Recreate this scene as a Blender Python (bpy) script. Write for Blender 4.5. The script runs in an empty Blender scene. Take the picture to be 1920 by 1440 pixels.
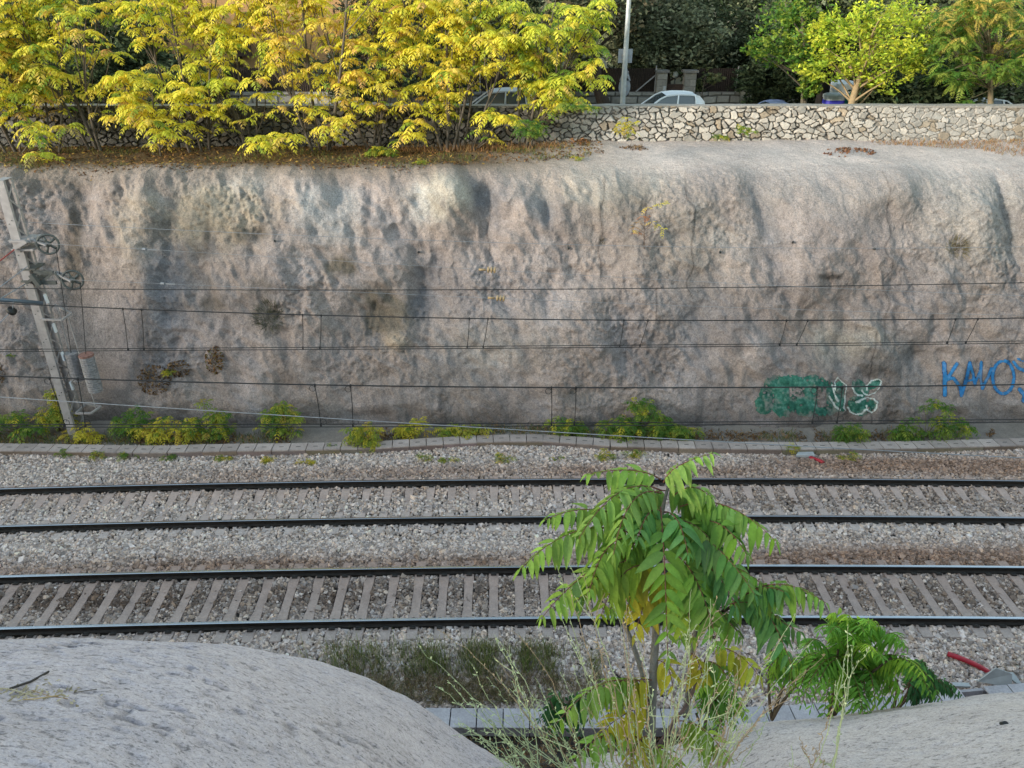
import bpy, math, random
import numpy as np
from mathutils import Vector
from mathutils.bvhtree import BVHTree

rng = np.random.default_rng(7)
random.seed(7)
C = bpy.context.scene.collection
scene = bpy.context.scene
R = math.radians

# ------------------------------------------------------------------ camera, sky, sun, exposure
CAM_H, PITCH, F = 12.5, R(27.0), 1450.0          # F: focal length for a 1920 px wide frame
cam_data = bpy.data.cameras.new("camera")
cam_data.sensor_width = 36.0
cam_data.lens = 36.0 * F / 1920.0
cam_data.clip_start, cam_data.clip_end = 0.05, 2000.0
cam = bpy.data.objects.new("camera", cam_data)
C.objects.link(cam)
cam.location = (0, 0, CAM_H)
cam.rotation_euler = (R(90) - PITCH, 0, 0)
scene.camera = cam

SUN_TRAVEL = Vector((0.84, 0.52, -0.18)).normalized()
world = bpy.data.worlds.new("World")
scene.world = world
world.use_nodes = True
wn = world.node_tree.nodes
wl = world.node_tree.links
sky = wn.new("ShaderNodeTexSky")
sky.sky_type = 'NISHITA'
sky.sun_disc = False
sky.sun_elevation = math.asin(-SUN_TRAVEL.z)
sky.sun_rotation = math.atan2(-SUN_TRAVEL.x, -SUN_TRAVEL.y)
sky.air_density, sky.dust_density, sky.ozone_density = 1.4, 0.35, 0.35
wl.new(sky.outputs[0], wn["Background"].inputs[0])
wn["Background"].inputs[1].default_value = 0.15

sun_data = bpy.data.lights.new("sun", 'SUN')
sun_data.energy = 1.7
sun_data.angle = R(8.0)
sun_data.color = (1.0, 0.91, 0.78)
sun = bpy.data.objects.new("sun", sun_data)
C.objects.link(sun)
sun.rotation_euler = SUN_TRAVEL.to_track_quat('-Z', 'Y').to_euler()
sun.location = (-30, -30, 40)

scene.view_settings.view_transform = 'Standard'
scene.view_settings.look = 'None'
scene.view_settings.gamma = 1.0
scene.view_settings.exposure = 2.05

# ------------------------------------------------------------------ geometry helpers
CP, SP = math.cos(PITCH), math.sin(PITCH)

def ray(px, py):
    u = (px - 960.0) / F
    v = (720.0 - py) / F
    return Vector((u, CP + v * SP, -SP + v * CP))

def at_Y(px, py, Y):
    d = ray(px, py)
    t = Y / d.y
    return Vector((d.x * t, Y, CAM_H + d.z * t))

def at_z(px, py, z):
    d = ray(px, py)
    t = (z - CAM_H) / d.z
    return Vector((d.x * t, d.y * t, z))

def at_t(px, py, t):
    d = ray(px, py)
    return Vector((d.x * t, d.y * t, CAM_H + d.z * t))

def _hash(i, j, k, s):
    n = (i * 374761393 + j * 668265263 + k * 2147483647 + s * 1274126177) & 0xFFFFFFFF
    n = ((n ^ (n >> 13)) * 1274126177) & 0xFFFFFFFF
    n = ((n ^ (n >> 16)) * 2246822519) & 0xFFFFFFFF
    return ((n ^ (n >> 15)) & 0xFFFFFF) / float(0xFFFFFF)

def vnoise(x, y, seed=0):
    """smooth value noise in -1..1, vectorised"""
    x = np.asarray(x, float); y = np.asarray(y, float)
    i = np.floor(x).astype(np.int64); j = np.floor(y).astype(np.int64)
    fx = x - i; fy = y - j
    fx = fx * fx * fx * (fx * (fx * 6 - 15) + 10); fy = fy * fy * fy * (fy * (fy * 6 - 15) + 10)
    a = _hash(i, j, 0, seed); b = _hash(i + 1, j, 0, seed)
    c = _hash(i, j + 1, 0, seed); d = _hash(i + 1, j + 1, 0, seed)
    return ((a * (1 - fx) + b * fx) * (1 - fy) + (c * (1 - fx) + d * fx) * fy) * 2 - 1

def fbm(x, y, seed=0, octaves=4, gain=0.5):
    x = np.asarray(x, float); y = np.asarray(y, float)
    s = np.zeros(np.broadcast(x, y).shape); a = 1.0; t = 0.0
    for o in range(octaves):
        c, n = math.cos(0.6 * o), math.sin(0.6 * o)
        s = s + a * vnoise((x * c - y * n) * 2 ** o, (x * n + y * c) * 2 ** o, seed + 17 * o)
        t += a; a *= gain
    return s / t

def sstep(a, b, x):
    t = np.clip((np.asarray(x, float) - a) / (b - a), 0, 1)
    return t * t * (3 - 2 * t)

class MB:
    """collects shapes and links them as ONE mesh object"""
    def __init__(self):
        self.v = []; self.c = []; self.n = 0
        self.q = []; self.t = []; self.qm = []; self.tm = []; self.poly = []; self.pm = []
    def add(self, v, q=None, t=None, col=(1, 1, 1), mat=0):
        v = np.asarray(v, float).reshape(-1, 3)
        col = np.asarray(col, float)
        if col.ndim == 1:
            col = np.tile(col[:3], (len(v), 1))
        self.v.append(v); self.c.append(col)
        if q is not None and len(q):
            q = np.asarray(q, np.int64).reshape(-1, 4) + self.n
            self.q.append(q); self.qm.append(np.full(len(q), mat))
        if t is not None and len(t):
            t = np.asarray(t, np.int64).reshape(-1, 3) + self.n
            self.t.append(t); self.tm.append(np.full(len(t), mat))
        self.n += len(v)
    def face(self, pts, col=(1, 1, 1), mat=0):
        v = np.asarray(pts, float)
        self.v.append(v); self.c.append(np.tile(np.asarray(col, float)[:3], (len(v), 1)))
        self.poly.append([self.n + i for i in range(len(v))]); self.pm.append(mat)
        self.n += len(v)
    def box(self, c, s, rz=0.0, col=(1, 1, 1), mat=0, tilt=None):
        x, y, z = np.asarray(s, float) / 2
        v = np.array([[-x, -y, -z], [x, -y, -z], [x, y, -z], [-x, y, -z], [-x, -y, z], [x, -y, z], [x, y, z], [-x, y, z]])
        if tilt is not None:
            v = v @ np.asarray(tilt, float).T
        if rz:
            cs, sn = math.cos(rz), math.sin(rz)
            v = v @ np.array([[cs, sn, 0], [-sn, cs, 0], [0, 0, 1]])
        self.add(v + np.asarray(c, float), [[0, 3, 2, 1], [4, 5, 6, 7], [0, 1, 5, 4], [1, 2, 6, 5], [2, 3, 7, 6], [3, 0, 4, 7]], col=col, mat=mat)
    def bar(self, a, b, w, h, up=(0, 0, 1), col=(1, 1, 1), mat=0):
        a = Vector(a); b = Vector(b)
        d = (b - a)
        L = d.length
        d.normalize()
        s = d.cross(Vector(up))
        if s.length < 1e-4:
            s = d.cross(Vector((1, 0, 0)))
        s.normalize(); n = s.cross(d)
        v = []
        for p in (a, b):
            for i, j in ((-1, -1), (1, -1), (1, 1), (-1, 1)):
                v.append(p + s * (i * w / 2) + n * (j * h / 2))
        self.add([tuple(x) for x in v], [[0, 1, 2, 3][::-1], [4, 5, 6, 7], [0, 1, 5, 4], [1, 2, 6, 5], [2, 3, 7, 6], [3, 0, 4, 7]], col=col, mat=mat)
    def tube(self, pts, rad, n=6, col=(1, 1, 1), mat=0, cap=True):
        P = np.asarray([tuple(p) for p in pts], float)
        rad = np.broadcast_to(np.asarray(rad, float), (len(P),))
        T = np.gradient(P, axis=0)
        T /= np.linalg.norm(T, axis=1)[:, None] + 1e-9
        ref = np.array([0.0, 0, 1]) if abs(T[0, 2]) < 0.9 else np.array([1.0, 0, 0])
        S = np.cross(T, ref); S /= np.linalg.norm(S, axis=1)[:, None] + 1e-9
        N = np.cross(S, T)
        a = np.linspace(0, 2 * math.pi, n, endpoint=False)
        V = P[:, None, :] + rad[:, None, None] * (np.cos(a)[None, :, None] * S[:, None, :] + np.sin(a)[None, :, None] * N[:, None, :])
        m = len(P)
        i = np.arange(m - 1)[:, None]; j = np.arange(n)[None, :]
        Q = np.stack([i * n + j, i * n + (j + 1) % n, (i + 1) * n + (j + 1) % n, (i + 1) * n + j], -1).reshape(-1, 4)
        V = V.reshape(-1, 3)
        base = self.n
        self.add(V, Q, col=col, mat=mat)
        if cap:
            self.poly.append([base + k for k in range(n)][::-1]); self.pm.append(mat)
            self.poly.append([base + (m - 1) * n + k for k in range(n)]); self.pm.append(mat)
    def grid(self, V, col=(1, 1, 1), mat=0, flip=False, keep=None):
        """V: (a,b,3) array of points"""
        a, b = V.shape[:2]
        i = np.arange(a - 1)[:, None]; j = np.arange(b - 1)[None, :]
        Q = np.stack([i * b + j, (i + 1) * b + j, (i + 1) * b + j + 1, i * b + j + 1], -1)
        Q = Q.reshape(-1, 4)
        if keep is not None:
            Q = Q[keep.reshape(-1)]
        if flip:
            Q = Q[:, ::-1]
        col = np.asarray(col, float)
        if col.ndim == 3:
            col = col.reshape(-1, 3)
        self.add(V.reshape(-1, 3), Q, col=col, mat=mat)
    def build(self, name, mats, parent=None, origin=None, smooth=False):
        V = np.concatenate(self.v) if self.v else np.zeros((0, 3))
        Cc = np.concatenate(self.c)
        o = Vector((0, 0, 0)) if origin is None else Vector(origin)
        if parent is not None and origin is None:
            o = Vector(parent.location)
        V = V - np.array(o)
        q = np.concatenate(self.q) if self.q else np.zeros((0, 4), np.int64)
        t = np.concatenate(self.t) if self.t else np.zeros((0, 3), np.int64)
        mi = np.concatenate(self.qm + self.tm + [np.array(self.pm, int)]).astype(np.int32)
        loops = np.concatenate([q.reshape(-1), t.reshape(-1)] + [np.array(p) for p in self.poly]).astype(np.int32)
        sizes = np.concatenate([np.full(len(q), 4), np.full(len(t), 3), np.array([len(p) for p in self.poly], int)]).astype(np.int32)
        starts = np.concatenate([[0], np.cumsum(sizes)[:-1]]).astype(np.int32)
        me = bpy.data.meshes.new(name)
        me.vertices.add(len(V)); me.loops.add(len(loops)); me.polygons.add(len(sizes))
        me.vertices.foreach_set("co", V.astype(np.float32).ravel())
        me.loops.foreach_set("vertex_index", loops)
        me.polygons.foreach_set("loop_start", starts)
        try:
            me.polygons.foreach_set("loop_total", sizes)
        except Exception:
            pass
        me.polygons.foreach_set("material_index", mi)
        me.polygons.foreach_set("use_smooth", np.full(len(sizes), bool(smooth)))
        at = me.attributes.new("Col", 'FLOAT_COLOR', 'POINT')
        at.data.foreach_set("color", np.concatenate([Cc, np.ones((len(Cc), 1))], 1).astype(np.float32).ravel())
        me.update(calc_edges=True)
        for m in (mats if isinstance(mats, (list, tuple)) else [mats]):
            me.materials.append(m)
        ob = bpy.data.objects.new(name, me)
        C.objects.link(ob)
        if parent is not None:
            ob.parent = parent
        else:
            ob.location = o
        return ob

def tag(o, label=None, cat=None, group=None, kind=None):
    if label: o["label"] = label
    if cat: o["category"] = cat
    if group: o["group"] = group
    if kind: o["kind"] = kind
    return o

def thing(name, label, cat, loc, group=None):
    o = bpy.data.objects.new(name, None)
    o.empty_display_size = 0.2
    C.objects.link(o)
    o.location = Vector(loc)
    return tag(o, label, cat, group)

def copy_tree(o, parent=None):
    c = o.copy(); C.objects.link(c)
    if parent is not None: c.parent = parent
    for ch in list(o.children):
        copy_tree(ch, c)
    return c

# ------------------------------------------------------------------ materials
def new_mat(name):
    m = bpy.data.materials.new(name); m.use_nodes = True
    nt = m.node_tree
    return m, nt, nt.nodes["Principled BSDF"]

def vcol_mat(name, rough=0.9, noise=None, bump=None, spec=0.3, tint=(1, 1, 1), transl=0.0, metallic=0.0, pits=None):
    """base colour from the mesh's own colour attribute, broken up by noise; noise=(scale, amount); bump=[(scale, dist, kind)]"""
    m, nt, bs = new_mat(name)
    L = nt.links
    a = nt.nodes.new("ShaderNodeAttribute"); a.attribute_name = "Col"
    col = a.outputs["Color"]
    tc = nt.nodes.new("ShaderNodeNewGeometry")
    for sc_, am in (noise or []):
        n = nt.nodes.new("ShaderNodeTexNoise"); n.inputs["Scale"].default_value = sc_; n.inputs["Detail"].default_value = 5; n.inputs["Roughness"].default_value = 0.65
        L.new(tc.outputs["Position"], n.inputs["Vector"])
        mr = nt.nodes.new("ShaderNodeMapRange")
        mr.inputs["From Min"].default_value = 0.25; mr.inputs["From Max"].default_value = 0.75
        mr.inputs["To Min"].default_value = 1 - am; mr.inputs["To Max"].default_value = 1 + am
        L.new(n.outputs["Fac"], mr.inputs["Value"])
        mx = nt.nodes.new("ShaderNodeMix"); mx.data_type = 'RGBA'; mx.blend_type = 'MULTIPLY'
        mx.inputs[0].default_value = 1.0
        L.new(col, mx.inputs[6]); L.new(mr.outputs[0], mx.inputs[7])
        col = mx.outputs[2]
    for sc_, lo, hi, dark, ax in (pits or []):  # dark pits: dirt and hollow shade multiplied into the base colour
        mp = nt.nodes.new('ShaderNodeMapping'); mp.inputs['Scale'].default_value = ax; mp.inputs['Rotation'].default_value = (0, 0, -.3)
        L.new(tc.outputs["Position"], mp.inputs['Vector'])
        n = nt.nodes.new("ShaderNodeTexNoise"); n.inputs["Scale"].default_value = sc_; n.inputs["Detail"].default_value = 4; n.inputs["Roughness"].default_value = 0.6
        L.new(mp.outputs[0], n.inputs["Vector"])
        mr = nt.nodes.new("ShaderNodeMapRange"); mr.interpolation_type = 'SMOOTHSTEP'
        mr.inputs["From Min"].default_value = lo; mr.inputs["From Max"].default_value = hi
        mr.inputs["To Min"].default_value = dark; mr.inputs["To Max"].default_value = 1
        L.new(n.outputs["Fac"], mr.inputs["Value"])
        mx = nt.nodes.new("ShaderNodeMix"); mx.data_type = 'RGBA'; mx.blend_type = 'MULTIPLY'; mx.inputs[0].default_value = 1.0
        L.new(col, mx.inputs[6]); L.new(mr.outputs[0], mx.inputs[7]); col = mx.outputs[2]
    L.new(col, bs.inputs["Base Color"])
    bs.inputs["Roughness"].default_value = rough
    bs.inputs["Specular IOR Level"].default_value = spec
    bs.inputs["Metallic"].default_value = metallic
    prev = None
    for sc_, dist, kind in (bump or []):
        src = tc.outputs['Position']
        if kind == 'aniso':
            mp = nt.nodes.new('ShaderNodeMapping'); mp.inputs['Scale'].default_value = (.45, 1.0, .8); mp.inputs['Rotation'].default_value = (0, 0, -.25)
            L.new(src, mp.inputs['Vector']); src = mp.outputs[0]
        if kind in ('noise', 'aniso'):
            n = nt.nodes.new("ShaderNodeTexNoise"); n.inputs["Scale"].default_value = sc_; n.inputs["Detail"].default_value = 6; n.inputs["Roughness"].default_value = 0.6
            out = n.outputs["Fac"]
        else:
            n = nt.nodes.new("ShaderNodeTexVoronoi"); n.inputs["Scale"].default_value = sc_
            out = n.outputs["Distance"]
        L.new(src, n.inputs["Vector"])
        b = nt.nodes.new("ShaderNodeBump"); b.inputs["Distance"].default_value = dist; b.inputs["Strength"].default_value = 1.0
        L.new(out, b.inputs["Height"])
        if prev is not None: L.new(prev, b.inputs["Normal"])
        prev = b.outputs["Normal"]
    if prev is not None:
        L.new(prev, bs.inputs["Normal"])
    if transl > 0:
        tr = nt.nodes.new("ShaderNodeBsdfTranslucent"); L.new(col, tr.inputs["Color"])
        ms = nt.nodes.new("ShaderNodeMixShader"); ms.inputs[0].default_value = transl
        L.new(bs.outputs[0], ms.inputs[1]); L.new(tr.outputs[0], ms.inputs[2])
        L.new(ms.outputs[0], nt.nodes["Material Output"].inputs["Surface"])
    return m

def plain(name, col, rough=0.6, metallic=0.0, spec=0.5, noise=None):
    m, nt, bs = new_mat(name)
    bs.inputs["Base Color"].default_value = (*col, 1)
    bs.inputs["Roughness"].default_value = rough
    bs.inputs["Metallic"].default_value = metallic
    bs.inputs["Specular IOR Level"].default_value = spec
    L = nt.links
    n = nt.nodes.new("ShaderNodeTexNoise"); n.inputs["Scale"].default_value = (noise or (6, 0.15))[0]; n.inputs["Detail"].default_value = 6
    g = nt.nodes.new("ShaderNodeNewGeometry"); L.new(g.outputs["Position"], n.inputs["Vector"])
    am = (noise or (6, 0.15))[1]
    mr = nt.nodes.new("ShaderNodeMapRange"); mr.inputs["From Min"].default_value = 0.3; mr.inputs["From Max"].default_value = 0.7
    mr.inputs["To Min"].default_value = 1 - am; mr.inputs["To Max"].default_value = 1 + am
    L.new(n.outputs["Fac"], mr.inputs["Value"])
    mx = nt.nodes.new("ShaderNodeMix"); mx.data_type = 'RGBA'; mx.blend_type = 'MULTIPLY'; mx.inputs[0].default_value = 1.0
    mx.inputs[6].default_value = (*col, 1); L.new(mr.outputs[0], mx.inputs[7])
    L.new(mx.outputs[2], bs.inputs["Base Color"])
    return m

M_rock = vcol_mat("shotcrete", 0.95, [(0.9, 0.12), (5, 0.18), (20, 0.26), (50, .34)], [(6, 0.045, 'noise'), (16, 0.032, 'noise'), (34, 0.008, 'voronoi')], spec=0.15, pits=[(7, .28, .40, .72, (1, 1, .7)), (24, .33, .43, .66, (1, 1, 1))])
M_bank = vcol_mat("rough_concrete", 0.95, [(1.5, 0.08), (14, 0.10), (60, 0.22), (150, .24)], [(30, 0.009, 'aniso'), (90, 0.003, 'noise')], spec=0.15, pits=[(34, .33, .46, .50, (.5, 1.15, 1)), (80, .34, .44, .55, (.55, 1.1, 1))])
M_soil = vcol_mat("soil", 1.0, [(3, 0.2), (30, 0.25)], [(20, 0.03, 'noise')], spec=0.1)
M_stone = vcol_mat("masonry", 0.95, [(9, 0.16), (60, 0.14)], [(25, 0.03, 'noise')], spec=0.15)
M_ballast = vcol_mat("ballast", 0.9, [(40, 0.2)], None, spec=0.2)
M_conc = vcol_mat("concrete", 0.9, [(3, 0.2), (25, 0.22)], [(60, 0.004, 'noise')], spec=0.2)
M_leaf = vcol_mat("leaf", 0.55, None, None, spec=0.3, transl=0.5)
M_leaf_near = vcol_mat("leaf_near", 0.6, [(25, .14), (80, 0.16)], None, spec=0.22, transl=0.42)
M_needle = vcol_mat("needle", 0.8, None, None, spec=0.15, transl=0.15)
M_bark = vcol_mat("bark", 0.95, [(12, 0.25)], [(25, 0.02, 'noise')], spec=0.1)
M_dry = vcol_mat("dry_leaf", 0.9, None, None, spec=0.1, transl=0.2)
M_paint = vcol_mat("graffiti_paint", 0.7, [(5, 0.15), (40, 0.2)], [(22, 0.04, 'noise')], spec=0.2)
M_railside = plain("rail_rust", (0.022, 0.017, 0.014), 0.7, 0.0, 0.3, (8, 0.4))
M_railtop = plain("rail_polished", (0.42, 0.43, 0.46), 0.24, 1.0, 0.5, (3, 0.08))
M_clip = plain("clip_steel", (0.03, 0.026, 0.024), 0.7)
M_galv = plain("galvanised", (0.33, 0.31, 0.31), 0.62, 0.25, 0.4, (5, 0.18))
M_darksteel = plain("dark_steel", (0.10, 0.105, 0.10), 0.6, 0.3, 0.4, (7, 0.2))
M_bluesteel = plain("blue_grey_tube", (0.12, 0.155, 0.20), 0.5, 0.3)
M_wire = plain("old_copper_wire", (0.018, 0.018, 0.02), 0.6, 0.0, 0.3)
M_wirepale = plain("bright_wire", (0.22, 0.23, 0.25), 0.5, 0.2)
M_redcable = plain("red_cable", (0.30, 0.05, 0.04), 0.6)
M_redpipe = plain("red_pipe", (0.36, 0.015, 0.03), 0.5)
M_insul = plain("brown_insulator", (0.36, 0.25, 0.13), 0.35)
M_black = plain("black_rubber", (0.012, 0.012, 0.012), 0.6)
M_wcon = plain("weight_concrete", (0.24, 0.23, 0.235), 0.9, 0, 0.2, (14, 0.3))
M_wred = plain("weight_red_top", (0.22, 0.12, 0.10), 0.8, 0, 0.2, (14, 0.3))
M_asph = plain("asphalt", (0.055, 0.055, 0.055), 0.95, 0, 0.2)
M_silver = plain("silver_paint", (0.50, 0.52, 0.54), 0.3, 0.35, 0.5, (2, 0.05))
M_white = plain("white_paint", (0.74, 0.75, 0.77), 0.35, 0, 0.5, (2, 0.05))
M_bluepaint = plain("blue_grey_paint", (0.26, 0.31, 0.50), 0.3, 0.3)
M_glass = plain("car_glass", (0.05, 0.06, 0.07), 0.06, 0.0, 0.9, (2, 0.05))
M_tyre = plain("tyre", (0.02, 0.02, 0.02), 0.85)
M_teal = plain("teal", (0.02, 0.26, 0.20), 0.5)
M_blueband = plain("blue_band", (0.03, 0.03, 0.30), 0.5)
M_bingrey = plain("bin_grey", (0.34, 0.38, 0.40), 0.5)
M_ochre = plain("ochre_render", (0.34, 0.20, 0.095), 0.95, 0, 0.2, (1.5, 0.12))
M_tile = plain("roof_tile", (0.28, 0.10, 0.06), 0.9)
M_darkwood = plain("dark_wood", (0.05, 0.03, 0.022), 0.8, 0, 0.3, (20, 0.4))
M_reed = plain("reed_screen", (0.030, 0.022, 0.018), 0.95, 0, 0.2, (30, 0.5))
M_signback = plain("sign_back", (0.30, 0.32, 0.36), 0.55, 0.3)
M_globe = plain("lamp_globe", (0.75, 0.76, 0.72), 0.4)
M_pale = plain("pale_slab", (0.38, 0.385, 0.39), 0.8, 0, 0.2, (6, 0.12))
M_poleg = plain("lamp_post_grey", (0.42, 0.44, 0.46), 0.5, 0.3)

# ------------------------------------------------------------------ terrain
def track_shift(x):                     # the line bends slightly towards us on the left
    return 0.0140 * x - 0.00125 * x * x

# ground: one sheet to the horizon, a profile across the cutting drawn along it
gp = np.array([(-600, 27), (-60, 26.6), (-36, 25.2), (-22, 18.6), (-14, 12.4), (-9, 9.6), (-4, 8.4), (0, 7.6), (3, 6.4), (6, 3.0), (8.2, -0.85), (9.0, -0.9),
               (23.5, -0.9), (26.5, 4.0), (29.2, 6.7), (30.0, 7.30), (44, 7.36), (60, 7.6), (120, 10), (700, 14)])
gy = np.unique(np.concatenate([np.arange(-60, 62, 1.0), gp[:, 0]]))
gx = np.unique(np.concatenate([np.linspace(-600, -60, 7), np.arange(-60, 61, 2.0), np.linspace(60, 600, 7)]))
GX, GY = np.meshgrid(gx, gy, indexing='ij')
GZ = np.interp(GY, gp[:, 0], gp[:, 1])
shade_ridge = sstep(-14, -40, GY)  # rise behind the camera, added to keep direct sun off the cutting
GZ = GZ + shade_ridge * (1.2 * fbm(GX * 0.09, GY * 0.05, 5, 4))
m = MB(); m.grid(np.stack([GX, GY, GZ], -1), col=(0.15, 0.13, 0.09))
ground = m.build("ground", M_soil, smooth=True); tag(ground, kind="structure")

# far slope sprayed with concrete
PR = np.array([(22.2, -.6), (22.45, .8), (23.1, 3), (23.8, 5), (24.4, 6.45), (25.0, 7.12), (26.0, 7.42), (27.5, 7.55), (29.35, 7.62)])
PL = np.array([(22.2, -.6), (22.45, .8), (23.1, 3), (23.8, 5), (24.45, 6.55), (24.9, 7.2), (25.4, 7.42), (27.2, 7.42), (29.35, 7.38)])
def prof(P, s):
    d = np.concatenate([[0], np.cumsum(np.hypot(*np.diff(P, axis=0).T))]); d /= d[-1]
    # smooth the corners a little
    k = np.linspace(0, 1, 400)
    yy = np.interp(k, d, P[:, 0]); zz = np.interp(k, d, P[:, 1])
    w = np.ones(21) / 21
    yy = np.convolve(np.pad(yy, 10, mode='reflect', reflect_type='odd'), w, 'valid'); zz = np.convolve(np.pad(zz, 10, mode='reflect', reflect_type='odd'), w, 'valid')
    return np.interp(s, k, yy), np.interp(s, k, zz)
rx = np.concatenate([np.arange(-26, -18, 0.1), np.arange(-18, 18.001, 0.04), np.arange(18.1, 26, 0.1)])
rs = np.concatenate([np.linspace(0, 0.68, 215), np.linspace(0.68, 1, 75)[1:]])
yl, zl = prof(PL, rs); yr, zr = prof(PR, rs)
RX = rx[:, None] + 0 * rs[None, :]
k = sstep(-3, 5, rx)[:, None]
RY = yl[None] * (1 - k) + yr[None] * k
RZ = zl[None] * (1 - k) + zr[None] * k
# picture coordinates of the smooth slope: used to put bulges, stains and painted recess shade in place
def project(X, Y, Z):
    zc = Z - CAM_H
    dep = Y * CP - zc * SP
    return 960 + F * X / dep, 720 - F * (Y * SP + zc * CP) / dep
QX, QY = project(RX, RY, RZ)
face = 1 - sstep(0.60, 0.76, rs)[None, :]
flute = vnoise(RX * 0.55 + 0.5 * vnoise(RX * .3, RZ * .3, 3), RZ * 0.14, 11)
rough = 0.30 + 1.1 * sstep(-.2, .5, fbm(RX * .45, RZ * .5, 45, 3)) * (1 - .5 * sstep(3, 10, RX) * sstep(4, 6.5, RZ))
calm = 1 - .55 * sstep(2, 8, RX) * sstep(4.2, 6.2, RZ)
H = 0.17 * flute + 0.42 * fbm(RX * 0.42, RZ * 0.40, 21, 3) + 0.19 * calm * fbm(RX * 1.15 + RZ * .35, RZ * 1.0, 31, 3) + 0.095 * calm * (1 - 2 * np.abs(fbm(RX * 1.7 + RZ * .6, RZ * 1.6, 41, 3))) + 0.050 * calm * rough * fbm(RX * 4.5, RZ * 4.6, 51, 3)
pitn = fbm(RX * 9.5, RZ * 10.5, 55, 2)
H = H - 0.016 * rough * sstep(.12, .6, pitn) + 0.022 * rough * (1 - 2 * np.abs(fbm(RX * 7, RZ * 8, 57, 2)))
H = H + 0.030 * rough * fbm(RX * 12, RZ * 12, 61, 2)
low = sstep(2.2, 0.2, RZ)
H = H * (1 - 0.35 * low) + 0.10 * low * (0.5 - np.abs(fbm(RX * .8, RZ * .9, 71, 3)))
def bump_at(px, py, sx, sy, amp, rot=0.0):
    dx, dy = QX - px, QY - py
    c, s = math.cos(rot), math.sin(rot)
    a, b = (dx * c + dy * s) / sx, (-dx * s + dy * c) / sy
    return amp * np.exp(-(a * a + b * b))
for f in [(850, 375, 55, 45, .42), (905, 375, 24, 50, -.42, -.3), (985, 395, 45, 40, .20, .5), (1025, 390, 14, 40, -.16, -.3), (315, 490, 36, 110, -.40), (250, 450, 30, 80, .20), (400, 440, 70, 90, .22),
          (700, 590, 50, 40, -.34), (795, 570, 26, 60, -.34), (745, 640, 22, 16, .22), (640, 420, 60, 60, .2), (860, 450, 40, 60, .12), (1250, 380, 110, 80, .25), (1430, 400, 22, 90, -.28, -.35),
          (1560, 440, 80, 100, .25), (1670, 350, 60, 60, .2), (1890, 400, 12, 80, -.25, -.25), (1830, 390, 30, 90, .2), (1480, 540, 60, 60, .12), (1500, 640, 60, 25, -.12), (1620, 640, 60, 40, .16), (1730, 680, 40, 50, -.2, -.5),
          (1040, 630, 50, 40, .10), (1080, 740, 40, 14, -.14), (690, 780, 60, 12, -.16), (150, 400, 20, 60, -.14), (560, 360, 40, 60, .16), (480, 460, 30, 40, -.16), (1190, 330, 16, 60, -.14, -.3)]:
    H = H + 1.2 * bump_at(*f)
near_mast = np.exp(-((RX + 13.4) / 1.3) ** 2) * sstep(5.5, 3.5, RZ)
H = H * (1 - near_mast) - .30 * near_mast
H = H * face + (1 - face) * 0.07 * fbm(RX * 0.7, RY * 0.7, 81, 4)
DY = -0.93 * face; DZ = 0.36 * face + (1 - face)
RY = RY + H * DY; RZ = RZ + H * DZ
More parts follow.
